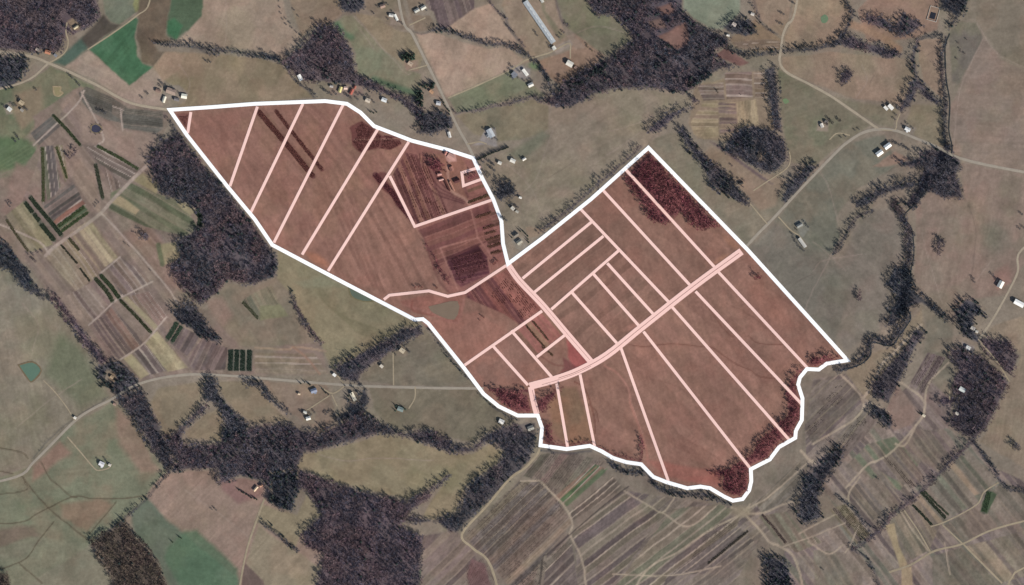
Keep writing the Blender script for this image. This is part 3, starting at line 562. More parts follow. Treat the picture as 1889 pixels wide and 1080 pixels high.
strips('1780 1008 1889 955 1889 1040 1848 1074', .62, .78, 9, [(108,98,88),(114,106,90),(130,118,98),(104,96,84)], gap=(132,120,100), seed=61)
strips('1720 1026 1772 1010 1846 1076 1760 1080 1720 1080', .62, .78, 14, [(108,104,88),(112,104,88)], gap=(120,112,96), seed=62, alpha=.8)
strips('1500 1015 1570 1020 1590 1060 1600 1080 1510 1080', .55, .84, 13, [(108,104,88),(112,102,88)], gap=(120,112,94), seed=63, alpha=.8)
poly('1632 970 1650 966 1660 1010 1676 1045 1662 1052 1645 1000', (146,132,102), 3, warp=.4)
poly('1664 1050 1682 1045 1690 1080 1660 1080', (144,130,102), 3, warp=.4)
poly('1748 858 1758 852 1806 910 1798 914', (140,124,102), 3, warp=.3)
poly('1690 916 1698 914 1740 964 1732 968', (138,124,102), 3, warp=.3)
poly('1812 925 1828 905 1838 912 1820 948 1808 944', (72,84,62), 2, warp=.2)
for t, ww in (('1350 936 1372 948 1400 975 1420 1000 1438 1008 1470 1040 1498 1080', 4.5), ('1384 930 1372 946 1345 960 1300 985 1250 1020 1190 1056 1130 1080', 3.5), ('1372 948 1410 946 1450 930 1478 926', 4), ('1376 940 1420 915 1486 858 1500 850', 3), ('1478 832 1492 848 1504 856', 5), ('1050 984 1078 1050 1082 1080', 4), ('1000 892 1026 918 1040 934 1056 966 1052 980', 4), ('960 888 995 888', 3),
   ('1150 905 1200 935 1222 946 1240 925 1246 912', 3), ('1222 946 1270 972 1320 935', 3), ('1550 690 1590 735 1580 770 1500 820', 4), ('1590 735 1640 760', 3), ('1700 600 1650 650 1625 675 1610 710 1590 738', 5), ('1655 700 1700 735 1705 760 1690 785 1650 830 1620 850 1600 858 1560 900', 4), ('1652 820 1670 822 1690 785', 4), ('1705 760 1712 710 1750 670', 3.5), ('1585 970 1570 1005 1560 1020', 3), ('1586 880 1566 910 1568 945', 3), ('1490 1000 1530 1022 1556 1006', 3), ('1475 985 1520 960 1540 950', 3), ('1440 1010 1500 990 1560 965', 2.5), ('1130 1060 1240 1062 1330 1045', 2.5), ('1663 945 1688 985 1716 1020', 3), ('1742 1002 1752 1060', 2.5)):
    line(t, ww, (154,141,119), .85, 1.9, warp=.4)
blob(1368, 944, 26, 12, (138,126,104), .8)
for t, ww in (('990 1080 1000 1040 1012 1022 1050 988 1100 945 1140 912 1160 898', 2.6),): line(t, ww, (70,64,58), .85, 1.5)
for t in ('652 30 690 72 745 132 757 136', '1802 44 1850 106 1889 155', '1814 72 1790 120 1768 180 1760 270', '880 290 940 310 980 350 1000 400', '1020 240 1000 300 990 330 960 360', '410 0 418 50 412 96', '1590 470 1520 480 1500 500', '1510 310 1530 350 1540 385 1545 410', '1500 446 1530 470 1560 500', '1560 420 1490 560 1500 600',
  '660 50 690 90', '1100 300 1180 245', '40 560 70 600 60 650', '30 790 90 740 150 700', '1830 480 1800 520', '1700 560 1660 540', '1250 190 1180 225 1120 245', '590 840 640 850 700 845 800 850', '340 905 420 960 470 1000', '1590 120 1600 150 1580 180', '720 240 726 268', '1700 430 1720 500 1740 560', '330 120 350 150 340 190', '1066 60 1100 48 1150 60'):
    line(t, 1.8, (146,132,116), .45, 1.8, warp=.6)
for t in ('1290 110 1270 130', '1612 140 1606 152', '1706 105 1730 90', '1470 520 1500 505', '50 545 70 530 75 510', '1760 330 1800 420 1790 520', '1010 330 1060 300', '700 40 760 55'):
    line(t, 2.2, (96,86,76), .45, 2, warp=.6)
# --- the red farm
REDF = (137,101,89)
poly(BOUND, REDF, 2, warp=0, mott=(132,100,88), streak=(.75,.66,.09), label='red tinted farmland inside the white boundary')  # red tint of the parcel overlay put into the soil colour
FARM = BOUND
poly('345 225 470 200 560 195 640 200 690 240 750 268 700 330 620 490 505 445 430 345', (135,99,89), 8, .7, mott=(134,104,86), streak=(.6,.8,.12))
poly('940 495 1085 375 1145 328 1330 425 1370 462 1100 668', (133,99,87), 8, .7, mott=(126,98,86), streak=(.7,.7,.1))
poly('1000 720 1150 640 1370 468 1550 655 1470 690 1410 800 1320 870 1230 880 1100 820', (136,101,89), 8, .6, mott=(130,98,84), streak=(.75,-.65,.12))
poly('780 595 880 575 940 615 858 672', (146,104,92), 8, .8)
poly('860 680 940 615 990 660 1020 700 976 712 900 712', (146,106,94), 8, .8, mott=(132,100,90))
strips('345 215 470 200 600 194 690 240 750 268 710 330 620 495 505 445 430 345', .62, .78, 8, [(132,96,85),(142,105,93),(124,90,79),(136,102,88)], gap=(146,108,96), seed=80, alpha=.42, gapw=.1, wob=2)
strips('610 500 720 330 765 420 800 480 826 540 720 545', .5, .87, 7, [(134,98,86),(144,106,94),(124,88,78)], gap=(148,110,98), seed=81, alpha=.42, gapw=.1, wob=2)
strips('1000 720 1150 640 1370 468 1550 655 1470 690 1410 800 1320 870 1230 880 1100 820', .7, .71, 13, [(140,106,94),(132,97,87),(146,110,98)], gap=(148,112,100), seed=82, alpha=.32, gapw=.08, wob=5)
strips('1110 350 1150 330 1330 425 1370 462 1280 528 1240 490', .7, .71, 11, [(138,104,92),(128,96,85)], gap=(146,110,98), seed=83, alpha=.32, gapw=.08, wob=4)
strips('940 495 1085 385 1235 560 1100 668', .8, -.6, 12, [(130,100,88),(122,93,82),(138,104,93)], gap=(140,106,95), seed=84, alpha=.4, gapw=.08, wob=4)
for t in ('1180 560 1200 556 1240 536', '1290 510 1330 500 1370 480', '1340 560 1380 580 1430 620', '1200 700 1260 720 1330 790', '1250 800 1300 830 1330 850', '880 600 920 640 950 700', '560 230 600 290 640 340', '420 260 450 300 500 390', '1000 510 1060 470', '1030 560 1100 510', '1120 600 1160 560'):
    line(t, 2.2, (152,112,100) if len(t) % 2 else (112,80,70), .45, 2.4, warp=.7)
blob(585, 478, 30, 10, (166,112,90), .7, 30); blob(1175, 600, 26, 8, (162,118,106), .6, -20); blob(1330, 480, 20, 7, (156,116,96), .6, -30)
blob(1350, 450, 26, 8, (156,112,92), .6, 45); blob(1420, 560, 70, 26, (148,106,92), .5, 45); blob(1290, 885, 30, 8, (150,92,84), .7, 0)
poly('1010 740 1040 715 1062 715 1088 770 1095 815 1050 822 1022 800', (134,102,82), 12, .9, mott=(120,98,80))
line('1060 705 1080 720 1096 770 1098 800', 3, (104,68,58), .8)
poly('1190 850 1330 868 1330 900 1290 894 1220 878', (150,96,86), 10, .7)
line('1115 675 1140 690 1160 720 1164 750 1180 790 1192 830 1196 860', 4, (156,110,98), .8, 3)
line('1140 690 1158 715 1168 755 1186 800', 1.6, (166,124,112), .7, 1.5)
for t in ('1295 545 1316 580 1340 612 1352 622', '1160 636 1190 640 1240 635 1290 640 1318 644 1350 668 1380 682 1400 695 1430 698', '1380 620 1400 634 1445 636', '1085 745 1100 760 1104 778'):
    line(t, 2.2, (108,74,64), .8, 1.6, warp=.5)
# farm nursery and farmstead
poly('722 326 756 264 832 286 874 298 892 332 906 366 766 416', (132,92,84), 3, warp=.3, mott=(124,86,80))
strips('722 326 748 282 780 288 830 400 770 414', .38, .92, 7, [(92,58,57),(132,92,80),(100,64,62),(142,102,88),(86,52,54)], gap=(148,106,96), seed=70, rowp=4, alpha=.9)
for k in range(6):
    line('%d %d %d %d %d %d %d %d' % (774+k*6, 284+k, 776+k*7, 316-k*2, 800+k*6, 355-k*4, 856+k*2, 376-k*3), 3.0, (92,58,58), .85, 1.5)
poly('785 282 850 288 862 310 852 340 866 372 838 360 816 330 812 300', (136,98,84), 5, .8)
line('838 285 826 310 832 350 856 366 868 380', 5, (164,126,112), .8, 2)
poly('766 420 908 370 926 412 930 486 858 536 826 542 800 480 780 430', (134,92,86), 3, warp=.3, mott=(140,98,88))
strips('820 462 880 450 900 476 905 505 850 530 830 510', .97, -.22, 7, [(84,50,56),(106,66,69),(90,54,60)], gap=(134,92,88), seed=71, gapw=.12)
strips('878 385 908 376 926 412 928 470 910 470 890 430', .93, -.35, 7, [(94,66,58),(138,94,86),(100,70,62),(140,96,90)], gap=(146,100,94), seed=72, gapw=.2)
strips('860 345 892 334 904 364 868 374', .94, -.34, 7, [(118,88,74),(134,92,84)], gap=(146,102,92), seed=73)
strips('770 424 900 376 915 440 830 478 800 500 782 440', .93, -.36, 9, [(132,88,80),(102,64,63),(140,96,86)], gap=(150,106,96), seed=76, alpha=.75)
for t in ('780 432 796 480 812 520 828 540', '724 330 770 416'): line(t, 4, (100,64,62), .6, 3, wob=.8)
for t in ('868 384 880 430 882 440 905 470 918 492', '812 458 870 442 882 440', '812 458 830 500 845 536', '900 476 904 505 900 512'):
    line(t, 3, (156,112,102), .8, 1.8)
strips('850 545 936 496 1000 570 960 600 930 580', .6, .8, 7, [(126,78,72),(90,54,57),(142,92,84),(102,62,63)], gap=(152,104,94), seed=74, rowp=3.5, alpha=.9)
strips('945 612 1000 576 1042 614 990 656', .66, .75, 9, [(132,98,84),(142,92,86),(130,100,82)], gap=(140,102,88), seed=75, alpha=.8)
poly('1045 625 1090 670 1060 682 1048 660', (150,86,82), 5)
poly('1040 660 1068 680 1030 694 1040 680', (112,66,66), 5, .8)
line('995 655 1020 672 1040 676', 3, (112,74,66), .7, 2)
poly('735 556 790 542 828 552 860 544 850 592 838 598 790 580 760 574', (142,98,87), 6, mott=(132,92,82))
line('742 562 790 576 838 596 848 590 856 552', 4, (148,106,96), .6, 2)
line('760 556 762 574 800 582', 3, (120,72,64), .6, 2)
line('905 718 975 722', 5, (112,72,74), .7, 3)
for k in range(9):
    line('%d %d %d %d' % (590+k*5, 330-k*3, 660+k*7, 500+k*6), 2, ((118,84,76) if k % 2 else (150,112,100)), .45, 2, warp=.3)
for t in ('645 235 668 225 692 240 706 252 700 272 664 282 650 268', '704 250 735 252 742 266 720 276 700 274', '686 325 700 315 712 318 716 332 766 412 752 404 718 360 700 346'):
    poly(t, (98,60,58), 3, .9)
line('655 258 740 256', 3, (140,104,92), .8, 2)
for t, ww, c in (('476 205 530 268 578 326', 9, (92,58,56)), ('509 205 550 258 595 314', 6, (96,60,57)), ('692 322 704 336 722 354 740 380 760 406', 10, (86,52,54))): line(t, ww, c, .85, 2, warp=.5)
poly('421 644 466 647 465 686 420 684', (60,66,58), 2, .95, warp=.1)
for k in range(3): line('%d 645 %d 686' % (432+k*11, 431+k*11), 1.6, (128,124,106), .8, 1.4, sm=False, warp=0)
for t, ww in (('56 364 70 382 92 408 113 434', 8), ('47 374 60 392 100 444', 7), ('176 514 196 536 208 556', 7), ('186 508 206 530 220 550', 7), ('222 554 250 582 279 614', 6), ('309 626 320 608 327 596', 8), ('318 631 328 614 335 603', 7), ('98 213 122 238 148 268', 5), ('180 270 218 290 254 312', 5), ('176 304 189 366', 6), ('362 390 370 400 368 418', 10), ('1824 908 1815 944', 9)): line(t, ww, (78,82,68), .8, 2)
poly('322 210 348 208 345 236 338 232', (108,70,66), 4, .8)
# leaf litter under the woods
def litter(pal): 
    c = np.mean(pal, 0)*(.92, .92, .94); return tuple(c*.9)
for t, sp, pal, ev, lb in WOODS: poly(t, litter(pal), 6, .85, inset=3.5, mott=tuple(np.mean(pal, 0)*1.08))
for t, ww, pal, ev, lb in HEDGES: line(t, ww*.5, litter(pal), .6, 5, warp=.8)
for t, c in CLEARINGS: poly(t, c, 6, .95, mott=tuple(np.array(c)*.9))
for t, c in YARDS: poly(t, c, 4, .8)
# everyday variation over everything
ground *= (1+.24*(fbm(GX/70, GY/70, 10, 4)-.5)+.2*(fbm(GX/24, GY/24, 11, 4)-.5)+.16*(fbm(GX/9, GY/9, 12, 4)-.5))[..., None]
ground *= np.where(inside(GX, GY, BOUND)[..., None], np.array([.96, 1.0, 1.04]), np.array([1.065, 1.055, 1.22]))
gf = .9*sstep(.5, .75, fbm(GX/55+30, GY/55+11, 13, 4))[..., None]*.35
for k in range(len(fields)):
    jj, kk = np.where(fid == k)
    if len(jj) == 0: continue
    sl = (slice(jj.min(), jj.max()+1), slice(kk.min(), kk.max()+1)); X, Y = GX[sl], GY[sl]
    a = rng.uniform(0, math.pi); amp = rng.uniform(.12, .24) if k else .1
    u = X*math.cos(a)+Y*math.sin(a)+6*(fbm(X/60, Y/60, 3, 2)-.5); v = -X*math.sin(a)+Y*math.cos(a)+9*(fbm(X/70, Y/70, 4, 2)-.5)
    g = 1+amp*(fbm(u/55, v/3.2, 5, 3)-.5)+.16*(fbm(u/30, v/9, 6, 3)-.5)+.14*(fbm(X/4.5, Y/4.5, 7, 2)-.5)
    ground[sl] *= np.where(fid[sl] == k, g, 1)[..., None]
    # damp or worn patches with a ragged edge
    f = sstep(.56, .72, fbm(X/26+k*7, Y/26, 8, 5))*(fid[sl] == k); ground[sl] *= (1-.10*f)[..., None]
    f = sstep(.60, .76, fbm(X/34, Y/34+k*5, 9, 5))*(fid[sl] == k); ground[sl] *= 1+.10*f[..., None]*np.array([1.1, .95, .8])
infarm = inside(GX, GY, BOUND)[..., None]
ground[:] = np.where(infarm, ground, ground*(1-gf)+gf*ground*np.array([.88, .99, .84]))
bf = sstep(.46, .68, fbm(GX/40+3, GY/40+71, 14, 4))[..., None]*.5
ground[:] = ground*(1-bf)+bf*ground*np.array([1.06, .96, .96])

# ------------------------------------------------------------------ ground meshes, one per field, meeting edge to edge
wx, wy = Wd(GX, GY); hz = H(wx, wy)
VV = np.stack([wx, wy, hz], -1).reshape(-1, 3); CC = ground.reshape(-1, 3)
ny, nx = GX.shape; ii = np.arange(ny*nx).reshape(ny, nx)
quads = np.stack([ii[1:, :-1], ii[1:, 1:], ii[:-1, 1:], ii[:-1, :-1]], -1).reshape(-1, 4)
qid = fid[:-1, :-1].ravel()
for k in range(len(fields)):
    q = quads[qid == k]
    if len(q) == 0: continue
    u, inv = np.unique(q, return_inverse=True)
    o = obj(fields[k], mesh_np(fields[k], VV[u], inv.reshape(-1, 4), M_GROUND, CC[u], True))
    tag(o, flabels[k] or 'rough grass and bare soil between the fields', kind='structure')
# the land beyond, out to the horizon
far = 16000; x0, x1, y1, y0 = wx[0, 0], wx[0, -1], wy[0, 0], wy[-1, 0]
xs = np.concatenate([[-far, -6000, -3000], wx[0, ::8], [wx[0, -1], 3000, 6000, far]]); ys = np.concatenate([[-far, -6000, -3000], wy[::-8, 0], [wy[0, 0], 3000, 6000, far]])
xs = np.unique(xs); ys = np.unique(ys); FX, FY = np.meshgrid(xs, ys)
fz = np.where((FX >= x0) & (FX <= x1) & (FY >= y0) & (FY <= y1), H(FX, FY), 0.)
n2, n1 = FX.shape; ii = np.arange(n1*n2).reshape(n2, n1)
q = np.stack([ii[:-1, :-1], ii[:-1, 1:], ii[1:, 1:], ii[1:, :-1]], -1)
cx = (FX[:-1, :-1]+FX[1:, 1:])/2; cy = (FY[:-1, :-1]+FY[1:, 1:])/2
q = q[~((cx > x0) & (cx < x1) & (cy > y0) & (cy < y1))].reshape(-1, 4)
o = obj('terrain', mesh_np('terrain', np.stack([FX, FY, fz], -1).reshape(-1, 3), q, M_GROUND, np.broadcast_to(A(122, 112, 94), (n1*n2, 3))))
tag(o, 'open farmland stretching away beyond the fields', kind='structure')

# ------------------------------------------------------------------ ribbons lying on the ground: roads, lanes, lines, streams
def ribbon(name, pts, width, lift, m, closed=False, sm=False, step=5.0, rough=0.0, thick=.2):
    p = smooth(pts) if sm else np.array(pts, float)
    if closed: p = np.vstack([p, p[:1]])
    q = [p[0]]
    for a, b in zip(p[:-1], p[1:]):
        n = max(1, int(np.hypot(*(b-a))/step)); q += [a+(b-a)*t for t in np.arange(1, n+1)/n]
    q = np.array(q)
    if closed: q = q[:-1]; pr = np.roll(q, 1, 0); nx_ = np.roll(q, -1, 0)
    else: pr = np.vstack([2*q[0]-q[1], q[:-1]]); nx_ = np.vstack([q[1:], 2*q[-1]-q[-2]])
    d1 = q-pr; d2 = nx_-q
    d1 /= np.linalg.norm(d1, axis=1)[:, None]; d2 /= np.linalg.norm(d2, axis=1)[:, None]
    t = d1+d2; t /= np.linalg.norm(t, axis=1)[:, None]
    nrm = np.stack([-t[:, 1], t[:, 0]], 1)
    mit = 1/np.clip((nrm*np.stack([-d1[:, 1], d1[:, 0]], 1)).sum(1), .5, 1)
    hw = width/2*mit
    if rough: hw = hw*(1+rough*2*(vn(q[:, 0]/7, q[:, 1]/7, 3)-.5))
    V = []
    for s, dz in ((-1, -.3), (-1, 0), (0, .04), (1, 0), (1, -.3)):
        r = q+nrm*(s*hw)[:, None]; X, Y = Wd(r[:, 0], r[:, 1]); V.append(np.stack([X, Y, H(X, Y)+lift+dz], 1))
    n = len(q); V = np.concatenate(V); F = []
    for k in range(4):
        a = np.arange(n if closed else n-1); b = (a+1) % n
        F.append(np.stack([k*n+a, (k+1)*n+a, (k+1)*n+b, k*n+b], 1))
    me = mesh_np(name, V, np.concatenate(F)[:, ::-1], m); me.update(); return me
M_WHITE = material('white_plan_line', (.93, .93, .93), fine=((.08, .01),))  # white and pink parcel plan lines, built as strips on the ground
M_PINK = material('pink_plan_line', A(243, 206, 200)*.97, fine=((.08, .015),))
M_PINK2 = material('pale_pink_plan_lane', A(240, 201, 195)*.97, fine=((.08, .02),))  # lane bands of the parcel plan, also laid as ground strips
M_DIRT = material('gravel_road', A(156, 145, 130), fine=((.05, .1), (.3, .1)))
M_ASPH = material('worn_asphalt', A(150, 142, 132), fine=((.05, .08), (.3, .08)))
M_DRIVE = material('pale_gravel', A(152, 140, 121), fine=((.05, .12), (.3, .12)))
M_SEAM = material('dark_seam', A(150, 108, 104))
o = obj('boundary_line', ribbon('boundary_line', BOUND, 6.9, .62, M_WHITE, closed=True)); tag(o, 'thick white boundary line round the whole red farm', 'boundary line')
for i, (t, ww, lb) in enumerate(LOT):
    o = obj('lot_line', ribbon('lot_line', P(t), ww, .36+.004*i, M_PINK)); tag(o, lb, 'lot line', 'pink lot lines dividing the farm')
for i, (t, ww, lb) in enumerate(LANES):
    o = obj('lane_strip', ribbon('lane_strip', P(t), ww, .50+.02*i, M_PINK2, sm=True)); tag(o, lb, 'lane strip', 'wide pink lane strips')
    for t2, w2 in ((('942 496 962 522 1004 566 1048 618 1088 664', .6),), (('1364 467 1280 528 1185 603 1120 655 1068 684 1030 698', 1.0), ('1090 676 1068 687 1036 699 1000 710', .7)), (('982 720 987 742 993 762', .8),))[i]:
        obj('centre_seam', ribbon('centre_seam', P(t2), w2, .60+.02*i, M_SEAM, sm=True), o)
ROADS = [
 ('0 86 45 102 90 117 130 134 180 158 215 178 240 190 270 197 312 203', 4.6, M_DIRT, 'road', 'gravel county road running down to the pointed farm corner'),
 ('90 117 40 153 0 184', 3.6, M_DIRT, 'road', 'gravel lane running southwest from the northwest crossroads'),
 ('90 117 112 104 123 92 126 76 122 60 124 42', 2.6, M_DRIVE, 'path', 'farm track curling up into the northwest wood'),
 ('162 92 208 62 252 30 276 4 282 0', 2.6, M_DRIVE, 'path', 'dirt track along the upper edge of the bright green field'),
 ('722 0 742 34 760 62 780 102 800 142 822 188 846 238 862 266 876 294', 4.6, M_ASPH, 'road', 'straight county road coming down to the farm from the north'),
 ('826 181 880 158 940 130 968 112 985 106 1012 98 1024 92', 2.8, M_DRIVE, 'path', 'gravel drive from the county road to the poultry barn'),
 ('754 130 790 120', 2.2, M_DRIVE, 'path', 'short drive to the house with the dark round trees'),
 ('755 47 785 33', 2.2, M_DRIVE, 'path', 'short drive to the houses at the top edge'),
 ('1024 92 1050 80 1052 96 1052 108', 2.4, M_DRIVE, 'path', 'farm track from the poultry barn to the white barn'),
 ('1484 0 1466 24 1452 46 1444 66 1441 88 1438 110 1442 124 1456 137 1490 154 1530 176 1570 203 1600 224 1620 238', 4.4, M_DIRT, 'road', 'winding gravel road in the northeast'),
 ('1376 456 1400 430 1426 404 1480 346 1540 284 1562 264 1590 246 1620 239 1655 242 1690 256 1725 270 1790 298 1889 334', 4.8, M_ASPH, 'road', 'asphalt road sweeping from the farm corner to the eastern edge'),
 ('1620 239 1650 240 1654 225 1660 210', 2.2, M_DRIVE, 'path', 'short drive to the two white sheds'),
 ('1568 250 1545 246 1530 258', 2.2, M_DRIVE, 'path', 'drive to the farmyard with the white framed pen'),
 ('0 906 30 880 62 853 100 815 140 775 172 754 204 738 236 718 264 706 300 697 340 692 372 691 430 694 480 698 540 703 600 708 660 712 720 714 800 716 892 717', 4.6, M_ASPH, 'road', 'long paved road across the southwest'),
 ('1889 408 1886 460 1878 502 1860 540 1834 586 1806 628', 4.0, M_DIRT, 'road', 'eastern gravel lane past the two barns'),
 ('1806 628 1840 668 1862 704', 2.4, M_DRIVE, 'path', 'farm track through the eastern wood'),
 ('996 826 990 840 968 864 940 884 896 936 852 986 872 1012 906 1046 938 1080', 4.2, M_DRIVE, 'road', 'pale gravel track south of the farm'),
 ('1889 940 1840 974 1776 1003 1740 1012 1716 1020 1680 1042 1640 1056', 3.6, M_DRIVE, 'path', 'pale plot track across the southeast'),
 ('1776 1003 1800 1028 1848 1076', 3.2, M_DRIVE, 'path', 'pale plot track down to the bottom edge'),
 ('1846 1080 1872 1056 1889 1048', 3.4, M_DRIVE, 'path', 'pale plot track in the southeast corner'),
 ('1716 972 1745 962 1800 932 1815 908 1842 890', 2.6, M_DRIVE, 'path', 'thin plot track beside the small green bed'),
 ('1738 968 1774 1002', 2.6, M_DRIVE, 'path', 'short plot track joining two pale tracks'),
 ('1668 942 1694 980 1716 1018', 2.4, M_DRIVE, 'path', 'plot track beside the long pale strip'),
 ('124 806 150 836 172 862 182 868 200 864 206 856', 2.4, M_DRIVE, 'path', 'curving drive to the white house in the southwest pasture'),
 ('80 702 100 722 122 750 138 776', 1.8, M_DRIVE, 'path', 'faint track from the western pond to the road'),
 ('725 650 726 711', 2.4, M_DRIVE, 'path', 'straight drive down to the paved road'),
 ('766 714 765 735 754 754', 2.4, M_DRIVE, 'path', 'looping drive to the grey green house'),
 ('620 690 634 708', 2.2, M_DRIVE, 'path', 'short drive beside the small white shed'),
 ('636 712 614 726 590 714', 2.4, M_DRIVE, 'path', 'drive to the blue grey house'),
 ('612 728 622 750', 2.2, M_DRIVE, 'path', 'drive leading to the lower farm trees'),
 ('608 730 562 760', 2.2, M_DRIVE, 'path', 'drive to the lowest white house'),
 ('488 920 470 970 452 1030 428 1080', 3.6, M_DRIVE, 'road', 'straight farm lane in the south'),
 ('1384 376 1416 414', 2.2, M_DRIVE, 'path', 'short field track from the round grey wood to the road'),
 ('1390 352 1414 336 1450 312 1458 296 1456 280', 2.2, M_DRIVE, 'path', 'dirt track round the round grey wood'),
 ('1436 400 1458 424 1475 436 1488 456', 2.2, M_DRIVE, 'path', 'drive to the long grey barn'),
 ('862 266 884 262 898 266', 2.4, M_DRIVE, 'path', 'drive to the gravelled house'),
 ('1756 702 1752 718 1752 738', 2.0, M_DRIVE, 'path', 'dirt track to the shed in the eastern wood'),
]
for i, (t, ww, m, nm, lb) in enumerate(ROADS):
    o = obj(nm, ribbon(nm, P(t), ww, .12+.005*i, m, sm=True, rough=.14)); tag(o, lb, kind='structure')
M_CREEK = material('creek_water', A(48, 52, 54), rough=.5, spec=.2)
for t, ww, lb in (('1752 62 1744 84 1744 120 1746 150 1752 190 1750 240 1756 276 1744 310 1716 342 1700 362 1684 380', 2.8, 'narrow eastern creek beside the meadow'), ('1684 380 1668 400 1682 424 1686 470 1680 506 1690 530', 2.4, 'narrow creek bend beside the brown field'), ('1672 568 1680 588 1660 618 1644 638 1608 632 1606 654 1588 672 1550 684', 2.8, 'creek loop beside the eastern farm corner')):
    o = obj('creek', ribbon('creek', P(t), ww, .14, M_CREEK, sm=True, rough=.25)); tag(o, lb, kind='structure')

# ------------------------------------------------------------------ ponds
def pond(t, c, label, z=.25, bank=None):
    p = np.array(smooth(P(t)+P(t)[:1], 3))[:-1]; c0 = p.mean(0)
    X, Y = Wd(p[:, 0], p[:, 1]); zc = float(H(*Wd(*c0)))
    n = len(p); cx_, cy_ = Wd(*c0)
    V = [(cx_, cy_, zc+z)]+[(x, y, zc+z) for x, y in zip(X, Y)]
    F = np.array([(0, 1+(k+1) % n, 1+k) for k in range(n)])
    if True: F = F
    me = mesh_np('pond', V, F, water('pond_water', A(*c))); me.update()
    if me.polygons[0].normal.z < 0: me.flip_normals()
    tag(obj('pond', me), label, kind='structure')
    if bank:
        o = obj('pond_bank', ribbon('pond_bank', list(map(tuple, p)), 2.6, z+.1, mat('earth_bank', A(*bank)), closed=True, rough=.4)); tag(o, 'earth bank round the '+label, kind='structure')
pond('34 674 60 668 76 684 60 704 52 700', (92,116,102), 'green blue pond in the western pasture', bank=(110,98,80))
pond('790 566 844 556 838 590 800 578', (122,106,92), 'triangular muddy farm pond below the wavy lot line')
pond('643 530 672 545 690 555 668 556 648 547', (92,102,90), 'grey green pond cut off by the farm boundary', bank=(110,104,82))
pond('1514 32 1522 27 1528 34 1524 42 1516 42', (104,124,98), 'small round green pond in the northeastern pasture')
pond('98 160 112 161 111 168 116 172 108 178 100 174', (138,128,98), 'small muddy pond in the northwest paddock', bank=(146,132,108))
pond('1443 184 1450 182 1456 188 1448 192', (110,128,96), 'tiny green pond beside the tree belt')
pond('168 232 176 229 186 234 186 242 178 246 168 242', (62,62,78), 'round dark pond among the nursery rows', bank=(120,108,90))
FLAT_D = pond

